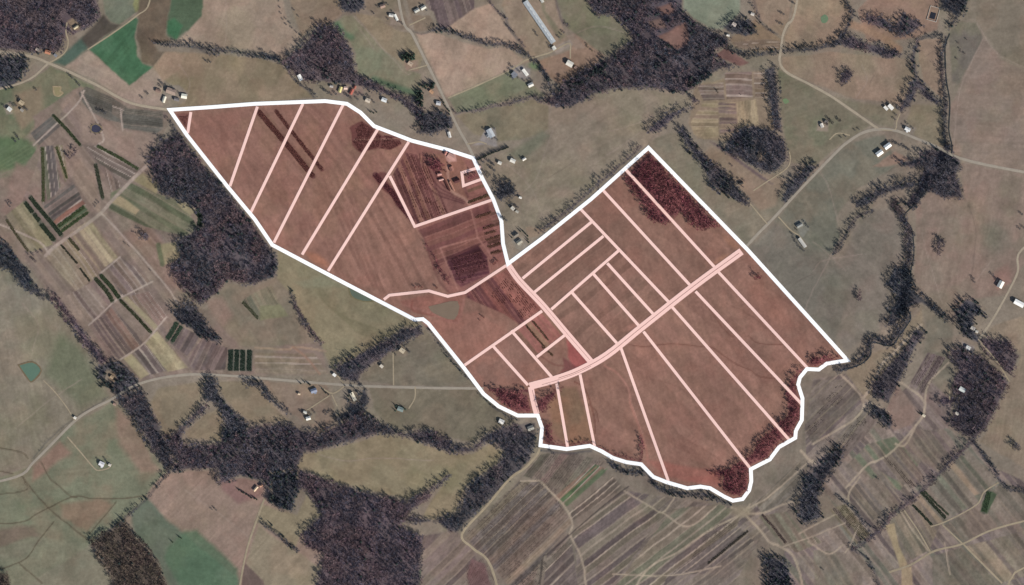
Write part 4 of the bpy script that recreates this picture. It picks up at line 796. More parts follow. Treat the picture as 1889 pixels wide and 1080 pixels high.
# ------------------------------------------------------------------ trees
def blade_tpl(kind, seed):
    r = np.random.default_rng(seed); V = []; F = []; tone = []
    def trunk(h, ra, rb, n=5, base=(0, 0, -.6), top=None):
        k = len(V); top = top or (0, 0, h)
        for (c, rr) in ((base, ra), (top, rb)):
            for a in range(n): V.append((c[0]+rr*math.cos(a*6.283/n), c[1]+rr*math.sin(a*6.283/n), c[2])); tone.append(.8)
        for a in range(n): F.append((k+a, k+(a+1) % n, k+n+(a+1) % n, k+n+a))
    def blade(p, d, L, wd, up, tn):
        s = np.cross(d, up); s = s/(np.linalg.norm(s)+1e-6)*wd/2; k = len(V); m = p+d*L*.55
        for q in (p, m+s, p+d*L, m-s): V.append(tuple(q)); tone.append(tn)
        F.append((k, k+1, k+2, k+3))
    if kind == 'bare':
        h = r.uniform(11, 16); R = r.uniform(3.2, 4.6); trunk(h*.55, .38, .2)
        nb = 6; nt = len(V)
        for b in range(nb):
            a = b*6.283/nb+r.uniform(-.4, .4); e = r.uniform(.5, 1.25); d = np.array([math.cos(a)*math.cos(e), math.sin(a)*math.cos(e), math.sin(e)])
            p0 = np.array([0, 0, h*r.uniform(.28, .5)]); L = (R/max(.35, math.cos(e)))*.75
            L = min(L, h*.55); blade(p0, d, L, .5, np.array([0, 0, 1.]) if abs(d[2]) < .9 else np.array([1., 0, 0]), .75)
            for k in range(11):
                t = r.uniform(.25, 1); q = p0+d*L*t; dd = d+r.normal(0, .65, 3); dd[2] = abs(dd[2])*.8+.1; dd /= np.linalg.norm(dd)
                blade(q, dd, r.uniform(1.0, 2.2), r.uniform(.5, 1.0), r.normal(0, 1, 3), r.choice([.62, .8, 1., 1.25, 1.65]))  # random twig tones, the brighter ones painted in as highlight speckles
    elif kind == 'yard':
        h = r.uniform(8, 11); R = r.uniform(3.6, 4.6); trunk(h*.5, .36, .2)
        for k in range(120):
            d = r.normal(0, 1, 3); d[2] *= .8; d /= np.linalg.norm(d); q = np.array([0, 0, h*.6])+d*np.array([R, R, h*.4])*r.uniform(.2, .85)
            blade(q, d+r.normal(0, .3, 3), r.uniform(1.1, 2.0), r.uniform(.6, 1.1), r.normal(0, 1, 3), r.choice([.62, .8, 1., 1.25, 1.6]))
    elif kind == 'conifer':
        h = r.uniform(11, 15); R = r.uniform(2.6, 3.6); trunk(h*.9, .3, .06)
        for k in range(64):
            t = (k+.5)/64; z = h*(.12+.85*t); rad = R*(1-t)**.8*r.uniform(.75, 1.1)+.3; a = k*2.4+r.uniform(-.3, .3)
            d = np.array([math.cos(a), math.sin(a), r.uniform(-.35, .1)]); d /= np.linalg.norm(d)
            blade(np.array([0, 0, z]), d, rad*1.15, min(1.9, .5+rad*.55), np.array([r.normal(0, .25), r.normal(0, .25), 1.]), r.uniform(.65, 1.35))
    elif kind == 'shrub':
        for k in range(15):
            a = r.uniform(0, 6.283); e = r.uniform(.05, .8); d = np.array([math.cos(a)*math.cos(e), math.sin(a)*math.cos(e), math.sin(e)])
            blade(d*r.uniform(0, .25)+np.array([0, 0, .05]), d, r.uniform(.7, 1.15), r.uniform(.5, .8), np.array([r.normal(0, .5), r.normal(0, .5), 1.]), r.uniform(.7, 1.3))
    elif kind == 'round':
        h = r.uniform(7, 9); R = r.uniform(3, 4); trunk(h*.5, .32, .2)
        for k in range(70):
            d = r.normal(0, 1, 3); d /= np.linalg.norm(d); q = np.array([0, 0, h*.58])+d*np.array([R, R, h*.4])*r.uniform(.55, 1)
            dd = r.normal(0, 1, 3); dd /= np.linalg.norm(dd); blade(q-dd*.7, dd, r.uniform(1.2, 1.9), r.uniform(.9, 1.5), r.normal(0, 1, 3), r.uniform(.6, 1.35))
    return np.array(V, float), np.array(F), np.array(tone)
TPL = {k: [blade_tpl(k, 100+i*7+j) for j in range(8)] for i, k in enumerate(('bare', 'conifer', 'shrub', 'round', 'yard'))}
def batch(name, items, m=M_LEAF):
    """items: list of (kind, x, y world, scale, colour) merged into one mesh"""
    VS = []; FS = []; CS = []; off = 0; groups = {}
    for it in items: groups.setdefault((it[0], int(rng.integers(8))), []).append(it)
    for (kind, j), L in groups.items():
        v, f, tn = TPL[kind][j]; n = len(L)
        xy = np.array([(a[1], a[2]) for a in L]); sc = np.array([a[3] for a in L]); c = np.array([a[4] for a in L])
        th = rng.uniform(0, 6.283, n); ct, st = np.cos(th), np.sin(th); szs = sc*rng.uniform(.85, 1.2, n)
        X = (v[None, :, 0]*ct[:, None]-v[None, :, 1]*st[:, None])*sc[:, None]+xy[:, :1]
        Y = (v[None, :, 0]*st[:, None]+v[None, :, 1]*ct[:, None])*sc[:, None]+xy[:, 1:]
        Z = v[None, :, 2]*szs[:, None]+H(xy[:, 0], xy[:, 1])[:, None]
        VS.append(np.stack([X, Y, Z], -1).reshape(-1, 3)); FS.append((f[None]+(np.arange(n)*len(v))[:, None, None]+off).reshape(-1, 4))
        CS.append((tn[None, :, None]*c[:, None, :]).reshape(-1, 3)); off += n*len(v)
    return mesh_np(name, np.concatenate(VS), np.concatenate(FS), m, np.concatenate(CS))
LOTP = [P(t) for t, a, b in LOT]; LANEP = [P(t) for t, a, b in LANES]; BCL = list(BOUND)+[BOUND[0]]
ROADP = [(smooth(P(t)), ww) for t, ww, *_ in ROADS]
BUILT = []       # building footprints to keep clear, filled before planting
def clear(x, y):
    ok = sd_line(x, y, BCL) > 4.8
    ok &= sd_line(x-4.3, y-4.1, BCL) > 4.6
    ok &= sd_line(x-8.2, y-7.9, BCL) > 3.6
    ok &= sd_line(x-4, y-4, LOTP[8]) > 4
    for p in LOTP: ok &= sd_line(x, y, p) > 4.6
    for p in LANEP: ok &= sd_line(x, y, p) > 8
    for p, ww in ROADP: ok &= sd_line(x, y, p) > ww/2+1.2
    for bx, by, br in BUILT: ok &= np.hypot(x-bx, y-by) > br
    return ok
TREEK = 1.28
def tcol(pal, n, q=None):
    p = np.array([lin(c)/K for c in pal])*TREEK*np.array([.88, .91, 1.04] if pal is not RED else [.92, .85, .98]); i = rng.integers(0, len(p), n) if q is None else np.clip((q*len(p)+rng.normal(0, .7, n)).astype(int), 0, len(p)-1)
    return p[i]*rng.uniform(.78, 1.25, (n, 1))
EVER = [(50,58,54),(46,54,52),(56,62,56),(42,50,48)]
def scatter(pts, sp, pal, ev, scale, hedge=None):
    p = np.array(pts); pad = hedge or 0
    xs = np.arange(max(-60, p[:, 0].min()-pad), min(1950, p[:, 0].max()+pad), sp); ys = np.arange(max(-60, p[:, 1].min()-pad), min(1140, p[:, 1].max()+pad), sp)
    x, y = np.meshgrid(xs, ys); x = x.ravel()+rng.uniform(-.55, .55, x.size)*sp; y = y.ravel()+rng.uniform(-.55, .55, y.size)*sp
    xw = x+7*(fbm(x/14, y/14, 1, 3)-.5)+8*(fbm(x/30, y/30, 5, 2)-.5); yw = y+7*(fbm(x/14+50, y/14, 3, 3)-.5)+8*(fbm(x/30+20, y/30, 6, 2)-.5)
    if hedge: k = sd_line(xw, yw, smooth(p)) < hedge/2*(.75+.6*vn(x/9, y/9, 6))
    else:
        k = sd_poly(xw, yw, p) < 1.2
    k &= vn(x/9, y/9, 4)+rng.uniform(-.12, .12, x.size) > .18
    for t_, c_ in CLEARINGS:
        if not hedge: k &= sd_poly(xw, yw, P(t_)) > 1
    k[k] &= clear(x[k], y[k]); x, y = x[k], y[k]; n = len(x)
    c = tcol(pal, n, np.clip((fbm(x/34, y/34, 12, 3)-.5)*2.4+.5, 0, .999)); e = rng.random(n) < ev*(.3+1.6*vn(x/20, y/20, 9)); c[e] = tcol(EVER if ev < 1 else pal, n)[e]
    # clumps of one tone, as stands of one species have
    c *= (.55+1.0*fbm(x/13, y/13, 11, 3))[:, None]
    X, Y = Wd(x, y); s = scale*rng.choice([.65, .8, .95, 1.1, 1.3], n)*rng.uniform(.92, 1.08, n)
    return [('conifer' if e[i] else 'bare', X[i], Y[i], s[i], c[i]) for i in range(n)]

# ------------------------------------------------------------------ buildings
def solid(boxes_verts): pass
def quadmesh(name, V, F, m, parent):
    me = bpy.data.meshes.new(name); me.from_pydata(V, [], F); me.materials.append(m); me.update(); return obj(name, me, parent)
def boxvf(x0, x1, y0, y1, z0, z1):
    V = [(x0,y0,z0),(x1,y0,z0),(x1,y1,z0),(x0,y1,z0),(x0,y0,z1),(x1,y0,z1),(x1,y1,z1),(x0,y1,z1)]
    return V, [(0,3,2,1),(4,5,6,7),(0,1,5,4),(1,2,6,5),(2,3,7,6),(3,0,4,7)]
def building(px, py, L, Wm, ang, roof, label, kind='house', wall=(150,142,130), h=4.4, extra=None, cat=None, chimney=None, group=None):
    """gable roofed; L, Wm in metres; ang = direction of the ridge in the picture, degrees clockwise"""
    x, y = Wd(px, py); e = bpy.data.objects.new(kind, None); COL.objects.link(e)
    e.location = (float(x), float(y), float(H(x, y))); e.rotation_euler = (0, 0, -math.radians(ang))
    tag(e, label, cat or kind.replace('_', ' '), group)
    BUILT.append((px, py, max(L, Wm)/S/2+2.2))
    wm = mat('painted_wall', A(*wall)); rm = mat('metal_roof' if kind != 'house' else 'shingle_roof', A(*roof), rough=.6, fine=((.25, .1), (1.2, .08)))
    hl, hw = L/2, Wm/2; rise = hw*.42
    def gable(hl, hw, cx, cy, hh, rise):
        V = [(cx-hl,cy-hw,-1.5),(cx+hl,cy-hw,-1.5),(cx+hl,cy+hw,-1.5),(cx-hl,cy+hw,-1.5),(cx-hl,cy-hw,hh),(cx+hl,cy-hw,hh),(cx+hl,cy+hw,hh),(cx-hl,cy+hw,hh),(cx-hl,cy,hh+rise),(cx+hl,cy,hh+rise)]
        F = [(0,1,5,4),(2,3,7,6),(1,2,6,9,5),(3,0,4,8,7)]
        return V, F
    def roofm(hl, hw, cx, cy, hh, rise, o=.55, t=.22):
        s = rise/hw; b = hh-o*s+.06; V = []
        for dz in (0, t):
            V += [(cx-hl-o,cy-hw-o,b+dz),(cx+hl+o,cy-hw-o,b+dz),(cx+hl+o,cy,hh+rise+.06+dz),(cx-hl-o,cy,hh+rise+.06+dz),(cx-hl-o,cy+hw+o,b+dz),(cx+hl+o,cy+hw+o,b+dz)]
        F = [(6,7,8,9),(9,8,11,10),(1,0,3,2),(2,3,4,5),(0,1,7,6),(5,4,10,11),(1,2,8,7),(2,5,11,8),(3,0,6,9),(4,3,9,10)]
        return V, F
    quadmesh('wall', *gable(hl, hw, 0, 0, h, rise), wm, e); ro = quadmesh('roof', *roofm(hl, hw, 0, 0, h, rise), rm, e)
    if extra:                      # a lower wing across the long side: (offset along, wing length, wing width)
        off, wl, ww_ = extra; V, F = boxvf(off-ww_/2, off+ww_/2, -hw-wl, -hw-.05, -1.5, h*.8)
        quadmesh('wing_wall', V, F, wm, e); V, F = boxvf(off-ww_/2-.4, off+ww_/2+.4, -hw-wl-.4, -hw+.1, h*.8+.02, h*.8+.3)
        quadmesh('wing_roof', V, F, rm, e)
    dm = mat('dark_opening', A(58, 54, 52)); gm = mat('window_glass', A(60, 68, 76), rough=.1, spec=.5)
    if kind in ('house', 'farmhouse'):
        if chimney is not False:
            V, F = boxvf(hl*.3, hl*.3+.9, .2, 1.1, h, h+rise+1.2); quadmesh('chimney', V, F, mat('chimney_brick', A(120, 84, 72)), ro)
        V, F = boxvf(-.5, .5, hw, hw+.06, 0, 2.1); quadmesh('door', V, F, dm, e)
        for s in (-.55, .5):
            V, F = boxvf(hl*s-.6, hl*s+.6, hw, hw+.05, .9, 2.2); quadmesh('window', V, F, gm, e)
    else:
        V, F = boxvf(hl, hl+.06, -hw*.4, hw*.4, 0, h*.85); quadmesh('door', V, F, dm, e)
    return e
WHT = (226,222,214); GRY = (150,148,148); DGR = (110,108,110)
# north-west farms
building(316, 169, 26, 15, 20, (158,140,130), 'largest brown grey roof of the farmyard above the pointed farm corner', 'barn', h=5.5)
building(340, 178, 15, 12, 10, (232,230,216), 'white square shed at the right end of the farmyard above the pointed farm corner', 'shed')
building(303, 184, 17, 8, -72, (208,204,190), 'pale narrow shed at the left of the farmyard above the pointed farm corner', 'shed')
building(326, 184, 13, 8, 15, (120,116,118), 'dark grey shed between the barn and the white shed', 'shed')
building(292, 168, 13, 9, 20, (132,112,104), 'small brown shed behind the farmyard barn', 'shed')
building(18, 202, 12, 10, 40, (216,216,214), 'white roofed house at the west edge in the northwest paddock', 'house')
building(40, 190, 13, 11, 35, (176,160,136), 'tan roofed house under trees in the northwest paddock', 'house')
building(41, 204, 9, 6, 40, (156,150,144), 'small shed beside the tan roofed northwest house', 'shed')
building(89, 97, 15, 10, 15, (172,122,100), 'orange roofed house at the edge of the northwest wood', 'house')
building(103, 103, 9, 7, 40, (130,132,140), 'grey shed beside the orange roofed house', 'shed')
building(70, 92, 10, 7, 20, (170,158,150), 'pale shed among trees left of the orange roofed house', 'shed')
building(141, 51, 14, 6, -35, (188,176,150), 'pale shed in the clearing of the northwest wood', 'shed')
building(554, 144, 17, 9, 62, (238,238,236), 'white barn at the wood edge above the farm', 'barn')
building(628, 166, 15, 8, -72, (206,196,140), 'yellowish roof beside the pink roof above the farm', 'house')
building(638, 163, 9, 8, 0, (214,186,176), 'small pinkish roof between the yellow and the red roofs', 'shed')
building(649, 170, 15, 8, -65, (158,90,80), 'red roofed house above the farm', 'house')
building(655, 162, 8, 6, -65, (150,94,84), 'small red roofed shed just above the red roofed house', 'shed')
building(612, 160, 9, 6, 10, (170,166,164), 'grey shed left of the yellowish roof', 'shed')
building(679, 186, 13, 10, 25, (196,184,170), 'tan roofed house in the garden below the red roof', 'house')
building(709, 185, 14, 10, 20, (208,212,216), 'pale roofed house with dark trees left of the county road', 'house')
building(706, 12, 13, 10, -20, (150,128,118), 'brown roofed house at the top edge left of the county road', 'house')
building(722, 29, 12, 8, 10, (200,198,194), 'pale house beside the long white shed left of the county road', 'house')
building(731, 33, 18, 6, 65, (226,226,222), 'long white shed left of the county road', 'shed')
building(769, 20, 14, 9, -30, (172,172,168), 'left grey roofed house below the top edge east of the county road', 'house')
building(781, 15, 14, 9, -30, (198,196,188), 'right pale roofed house below the top edge east of the county road', 'house')
building(757, 118, 13, 10, 35, (178,160,144), 'brown roofed house below the dark evergreen clump', 'house')
building(796, 170, 11, 7, 40, (186,148,120), 'orange roofed house beside the county road', 'house')
building(809, 191, 12, 10, 10, (180,182,188), 'grey roofed house beside the county road', 'house')
building(829, 249, 16, 7, 75, (208,206,204), 'narrow pale house beside the dark wood north of the farm', 'house')
# poultry farm
e = building(995, 41, 138, 14, 55.5, (172,178,184), 'very long grey poultry barn with a light roof', 'poultry_barn', h=4, cat='barn', wall=(190,188,184))
rm = mat('ridge_vent', A(214, 216, 218))
for k in range(9):
    V, F = boxvf(-62+k*14.2, -62+k*14.2+9, -.7, .7, 6.9, 7.9); quadmesh('roof_vent', V, F, rm, e)
building(1022, 89, 10, 9, 55, (206,206,200), 'small pale shed at the foot of the poultry barn', 'shed')
building(1000, 2, 10, 7, 60, (198,196,190), 'small pale shed at the top edge beside the poultry barn', 'shed')
building(1051, 118, 18, 14, 30, (214,210,202), 'white barn standing alone in the brown northern paddock', 'barn', h=6.2)
building(1062, 125, 7, 6, 30, (150,126,116), 'small brown lean to beside the white northern barn', 'shed')
building(969, 134, 21, 8, 52, (232,230,224), 'long white roofed house by the gravel drive', 'house')
building(949, 138, 15, 12, 45, (126,130,140), 'dark grey roofed house under trees by the gravel drive', 'house', extra=(2, 5, 6))
building(979, 157, 14, 10, -25, (206,204,200), 'white shed standing below the long white roofed house', 'shed')
building(905, 246, 24, 15, 62, (176,182,190), 'big grey roofed house on a pale gravel yard', 'house', extra=(3, 6, 8))
building(922, 301, 10, 8, 25, (206,202,194), 'left one of the three small sheds east of the farm road', 'shed')
building(946, 297, 14, 10, 25, (212,210,204), 'middle and largest of the three small sheds east of the farm road', 'shed')
building(967, 294, 10, 6, -30, (214,210,204), 'right one of the three small sheds east of the farm road', 'shed')
building(946, 385, 10, 8, 45, (196,192,184), 'pale roofed house below the small round grove', 'house')
building(954, 391, 8, 6, 30, (170,166,158), 'small shed beside the pale house below the small round grove', 'shed')
building(960, 365, 7, 5, 20, (226,222,216), 'tiny white shed beside the small round grove', 'shed')
building(958, 447, 15, 11, -35, (150,146,136), 'grey house in the walled garden at the boundary junction', 'house', extra=(-2, 4, 6))
building(952, 434, 14, 8, -35, (120,114,108), 'dark roofed house in the walled garden at the boundary junction', 'house')
# north-east
building(1354, 46, 11, 9, 30, (188,178,172), 'pale roofed house in the dark grove', 'house')
building(1388, 27, 9, 7, 20, (196,190,184), 'small pale shed above the dark grove', 'shed')
building(1343, 66, 8, 5, 15, (220,216,208), 'tiny white shed below the dark grove', 'shed')
building(1643, 198, 16, 9, 45, (236,234,230), 'right one of the two white sheds above the road fork', 'shed')
building(1634, 200, 12, 7, 45, (226,224,220), 'left one of the two white sheds above the road fork', 'shed')
building(1674, 239, 15, 9, 25, (214,216,218), 'white house beside the road fork', 'house', extra=(1, 4, 5))
building(1516, 232, 11, 8, 70, (206,202,196), 'pale house beside the round dark tree in the northeast', 'house')
building(1524, 225, 8, 7, 20, (120,114,110), 'brown shed above the pale northeastern house', 'shed')
building(1637, 270, 19, 12, -36, (240,240,238), 'upper one of the two white barns below the road fork', 'barn', h=6.2)
building(1622, 283, 19, 12, -36, (236,236,232), 'lower one of the two white barns below the road fork', 'barn', h=6.2)
building(1480, 448, 30, 8, 54, (186,184,180), 'long narrow grey barn southeast of the diagonal road', 'barn')
building(1475, 416, 16, 9, -30, (132,134,132), 'grey house shape standing on a shadow beside the long narrow barn', 'house')  # house shape built where a shadow lies
building(1846, 525, 19, 14, -62, (222,220,212), 'white barn west of the eastern lane', 'barn', h=6.2)
building(1880, 560, 28, 13, 28, (240,240,240), 'long white barn at the eastern edge', 'barn', h=6.2)
building(1786, 642, 12, 9, 30, (214,214,212), 'white roofed house at the end of the eastern lane', 'house')
building(1795, 606, 12, 8, 30, (176,172,168), 'grey roofed house in the farmstead west of the eastern lane', 'house')
building(1802, 612, 8, 6, 20, (190,186,180), 'small pale shed in the farmstead west of the eastern lane', 'shed')
building(1775, 719, 17, 11, 30, (200,206,206), 'pale roofed house inside the big eastern wood', 'house')
building(1765, 763, 9, 7, 30, (192,186,178), 'small house at the lower edge of the big eastern wood', 'house')
building(1704, 767, 8, 6, 30, (206,196,176), 'lone small shed among the southeastern plots', 'shed')
building(1400, 288, 9, 7, 50, (70,66,64), 'small dark shed by the round grey wood', 'shed')
building(1367, 338, 11, 7, -15, (56,54,54), 'black roofed shed below the round grey wood', 'shed')
# south-west
building(925, 778, 14, 11, 25, (222,220,216), 'white roofed barn at the southwest boundary', 'barn')
building(979, 790, 16, 12, -20, (150,148,142), 'grey roofless looking shed in the trees by the gravel track', 'shed')
building(188, 856, 14, 11, 25, (212,212,218), 'white roofed house alone in the southwest pasture', 'house', extra=(3, 4, 6))
building(203, 858, 7, 6, 25, (202,196,188), 'small shed beside the lone white southwest house', 'shed')
building(652, 732, 24, 9, 62, (216,208,190), 'long white roofed house in the dark trees by the paved road', 'house')
building(579, 721, 16, 11, -20, (132,140,160), 'blue grey roofed house below the paved road', 'house', extra=(2, 4, 6))
building(569, 772, 12, 9, -15, (222,222,216), 'lowest white house below the paved road', 'house')
building(563, 761, 9, 6, 20, (206,206,200), 'small pale shed above the lowest white house', 'shed')
building(552, 727, 6, 5, 10, (206,186,164), 'tiny tan shed left of the blue grey roofed house', 'shed')
building(742, 647, 14, 11, 35, (188,176,156), 'tan roofed house above the straight road', 'house')
building(704, 676, 9, 7, 40, (206,198,186), 'small pale shed left of the straight drive', 'shed')
building(617, 692, 9, 7, 40, (236,236,234), 'small white shed at the end of the slanting tree belt', 'shed')
building(739, 755, 16, 11, 20, (126,140,140), 'grey green roofed house inside the looping drive', 'house')
building(472, 902, 15, 6, -50, (212,188,162), 'tan roofed shed in the yard of the southern lane', 'shed')
building(482, 896, 9, 6, -30, (176,136,116), 'brown shed in the yard of the southern lane', 'shed')
building(139, 771, 7, 6, 30, (218,214,206), 'tiny white shed where the pond track meets the paved road', 'shed')
building(207, 696, 9, 7, 30, (170,150,126), 'brown cabin in the clearing north of the western road', 'house')
building(212, 746, 8, 6, 25, (156,132,122), 'brown shed just south of the western road', 'shed')
# inside the farm
building(832, 289, 19, 13, 30, (186,146,138), 'pinkish roofed barn at the top of the red farmstead', 'barn')
building(822, 283, 10, 7, -60, (172,120,112), 'small red roofed shed left of the pinkish barn', 'shed')
building(833, 312, 12, 10, 70, (150,108,98), 'brown roofed house in the ring drive of the red farmstead', 'house')
building(811, 322, 11, 6, -10, (192,146,138), 'pale pink shed below the grove in the red farmstead', 'shed')
building(814, 332, 13, 4, -15, (204,164,156), 'narrow pale pink shed in the red farmstead', 'shed')
building(843, 334, 15, 10, -20, (84,52,52), 'dark roofed barn beside the small lot line box', 'barn')
building(825, 342, 34, 4, 64, (88,56,54), 'long dark greenhouse beside the farmstead track', 'greenhouse')
building(834, 344, 28, 4, 64, (168,124,110), 'long pale greenhouse beside the farmstead track', 'greenhouse')
# a hedge-sized detail: fenced pen
x, y = Wd(1722, 26); pen = bpy.data.objects.new('fenced_pen', None); COL.objects.link(pen); pen.location = (float(x), float(y), float(H(x, y))); pen.rotation_euler = (0, 0, math.radians(-16)); tag(pen, 'white fenced pen with a dark shaded building in the northeast', 'pen')
fm = mat('white_fence', A(190, 184, 176))
for a in ((-13, 13, 19, 20), (-13, 13, -20, -19), (-14, -13, -20, 20), (13, 14, -20, 20)):
    V, F = boxvf(a[0], a[1], a[2], a[3], -.5, 1.5); quadmesh('rail', V, F, fm, pen)
V, F = boxvf(-8, 7, -14, 4, -.5, .4); quadmesh('shaded_building', V, F, mat('building_shade', A(44, 46, 56), rough=.2), pen)  # low dark slab for a shaded building, the shade put into its colour

# ------------------------------------------------------------------ woods and hedges as masses of real trees
for t, sp, pal, ev, lb in WOODS:
    it = scatter(P(t), sp, pal, ev, 1.0)
    if it: tag(obj('woodland', batch('woodland', it)), lb, 'wood', kind='stuff')
for t, ww, pal, ev, lb in HEDGES:
    it = scatter(P(t), 3.0 if 'creek' in lb else 3.8, pal, ev, .86 if ww > 7.5 else .7 if ww > 4 else .4, hedge=ww*.92)
    if it: tag(obj('hedgerow', batch('hedgerow', it)), lb, 'hedge', kind='stuff')
for t, ev, lb in (('1030 160 1052 150 1072 140 1096 126 1112 122 1116 134 1090 146 1060 160 1036 172', .9, 'dark evergreen stand on the edge of the largest northern wood'), ('1264 150 1290 140 1318 134 1312 142 1288 154 1274 166', .9, 'evergreen stand above the terraced plots'), ('1225 60 1250 85 1262 92 1240 90 1216 76', .8, 'evergreen fringe round the bare brown clearing'), ('175 690 196 704 210 712 205 716 186 712', .9, 'evergreen clump west of the clearing by the western road')):
    tag(obj('evergreen_stand', batch('evergreen_stand', scatter(P(t), 4, EVER, ev, .95))), lb, 'wood', kind='stuff')

# ------------------------------------------------------------------ single trees
def split_tpl(kind, j, c):
    v, f, tn = TPL[kind][j]; nt = 10
    tf = np.array([q for q in f if max(q) < nt]); cf = np.array([q for q in f if min(q) >= nt])-nt
    tm = mesh_np('trunk', v[:nt], tf, M_BARK)
    cm = mesh_np('crown', v[nt:], cf, M_LEAF, tn[nt:, None]*(lin(c)/K*TREEK)[None])
    return tm, cm
TREEM = {}
NAMES = {'bare': ('bare_tree', 'tree'), 'yard': ('bare_tree', 'tree'), 'conifer': ('conifer_tree', 'conifer'), 'round': ('evergreen_tree', 'tree')}
def tree(px, py, kind, c, label, group, s=1.0):
    if kind == 'bare': kind = 'yard'
    key = (kind, random.randrange(4), c)
    if key not in TREEM: TREEM[key] = split_tpl(kind, key[1], c)
    tm, cm = TREEM[key]; x, y = Wd(px, py); nm, cat = NAMES[kind]
    e = bpy.data.objects.new(nm, None); COL.objects.link(e); e.location = (float(x), float(y), float(H(x, y)))
    k = s*random.uniform(.85, 1.15); e.scale = (k, k, k); e.rotation_euler = (0, 0, random.uniform(0, 6.28)); tag(e, label, cat, group)
    obj('trunk', tm, e); obj('crown', cm, e)
DK = (70,72,78); GB = (92,82,84); DG = (44,54,46); RB = (100,60,60); OB = (86,80,64)
def trees(t, kind, c, label, group, s=1.0, jit=1.2):
    for x, y in P(t): tree(x+random.uniform(-jit, jit), y+random.uniform(-jit, jit), kind, c, label, group, s)
def row(t, n, kind, c, label, group, s=1.0, jit=1.5):
    p = smooth(P(t)); d = np.r_[0, np.cumsum(np.hypot(*np.diff(p, axis=0).T))]
    for q in np.linspace(0, d[-1], n):
        x = np.interp(q, d, p[:, 0]); y = np.interp(q, d, p[:, 1])
        tree(x+random.uniform(-jit, jit), y+random.uniform(-jit, jit), kind, c, label, group, s)
row('816 186 824 200 830 212', 6, 'conifer', DG, 'dark conifer lining the county road below the grey roofed house', 'conifers lining the county road', .9)
row('880 296 905 284 938 272', 26, 'conifer', (34,42,40), 'near black conifer of the straight screen below the gravelled house', 'conifers of the straight dark screen', .75, .5)
trees('886 306 892 300 900 298 906 310 912 314 894 318 898 326 908 304 888 322 904 322 912 306', 'bare', DK, 'dark tree in the yard east of the boundary road junction', 'trees east of the boundary road', 1.0)
trees('918 296 945 291 962 290', 'bare', DK, 'tree behind one of the three small sheds', 'trees behind the three small sheds', .6)
row('938 380 946 378 956 384', 4, 'bare', DK, 'tree beside the pale house below the small round grove', 'trees at the pale house below the grove', .8)
row('944 438 952 432 964 426 974 440 976 448', 9, 'conifer', DG, 'dark tree of the garden wall at the boundary junction', 'trees round the walled garden', .75)
trees('928 404 934 406 924 400', 'bare', DK, 'dark tree on the verge below the small round grove', 'trees on the verge below the grove', 1.0)
trees('942 130 938 138 946 146 955 142 944 124 958 131', 'bare', DK, 'dark tree round the grey roofed house by the gravel drive', 'trees round the grey roofed house', .95)
trees('976 150 982 148 966 150', 'bare', DK, 'tree beside the white shed by the gravel drive', 'trees beside the white shed', .8)
trees('1014 84 1018 90 988 60 992 66 1030 70 1036 64 1040 60', 'bare', DK, 'tree beside the lower half of the poultry barn', 'trees beside the poultry barn', .75)
trees('1085 88 1092 94 1108 102 1082 82', 'bare', OB, 'small tree scattered in the brown northern paddock', 'trees in the brown paddock', .6)
trees('895 240 898 250 908 256 918 258 912 238', 'bare', DK, 'dark tree round the big grey roofed house', 'trees round the big grey house', .8)
trees('298 152 302 158 308 160 296 160 320 164 330 172 272 172 262 180', 'bare', DK, 'dark tree in the farmyard above the pointed farm corner', 'trees in the farmyard above the corner', .85)
trees('24 194 36 184 44 200 50 202 10 198 30 196', 'bare', DK, 'dark tree round the northwest paddock houses', 'trees round the northwest houses', .9)
trees('128 138 134 144 142 152 146 156 66 165', 'bare', DK, 'dark tree beside the gravel road into the northwest paddock', 'trees beside the northwest gravel road', .8)
trees('182 204 188 206 194 210', 'bare', DK, 'dark tree between the curved nursery beds', 'trees between the curved nursery beds', 1.0)
trees('32 250 28 262 34 256', 'bare', DK, 'dark tree in the green patch at the west edge', 'trees in the west green patch', .9)
trees('170 230 178 228 186 232 188 240 184 246 176 248 168 244 166 237', 'bare', (66,64,74), 'dark shrub ringing the round nursery pond', 'shrubs ringing the round pond', .45, .6)
trees('178 376 182 372 176 380', 'bare', DK, 'dark tree beside the main nursery track', 'trees beside the nursery track', .7)
trees('54 470 62 472 70 466 78 464 60 478 66 482', 'bare', GB, 'grey tree at the lower left corner of the nursery plots', 'trees at the nursery corner', .9)
trees('14 376 18 380 20 374', 'bare', DK, 'dark tree beside the reddish bare patch at the west edge', 'trees beside the reddish patch', .8)
trees('232 450 238 454 279 500', 'bare', DK, 'lone small bush on the red nursery ground', 'bushes on the red nursery ground', .5)
trees('380 112 384 115 388 116', 'bare', DK, 'small dark tree in the olive brown field above the farm', 'small trees in the olive brown field', .7)
trees('684 206 690 208 694 207', 'conifer', DG, 'dark evergreen in the garden below the red roof', 'evergreens in the red roof garden', .8)
trees('674 182 682 180 690 190 668 176 660 174 704 180 716 190', 'bare', DK, 'dark tree around the two garden houses above the farm', 'trees round the garden houses', .9)
trees('604 172 612 176 620 174 600 168 640 178 646 182 660 184', 'bare', DK, 'dark tree below the yellow and red roofs', 'trees below the yellow and red roofs', 1.0)
trees('550 30 542 20 528 36 536 44', 'bare', DK, 'bush on the fence line of the northern tan field', 'bushes on the northern fence line', .6)
row('500 0 520 30 540 52 556 68', 16, 'bare', DK, 'dark bush of the thin fence line between two northern fields', 'bushes of the thin northern fence line', .55, .8)
trees('698 14 710 6 716 10 726 24 716 36 734 40 742 44 690 24', 'bare', DK, 'dark tree round the houses left of the county road at the top', 'trees round the top left houses', .75)
trees('765 24 776 10 786 20', 'bare', DK, 'dark tree by the two houses east of the county road at the top', 'trees by the top right houses', .75)
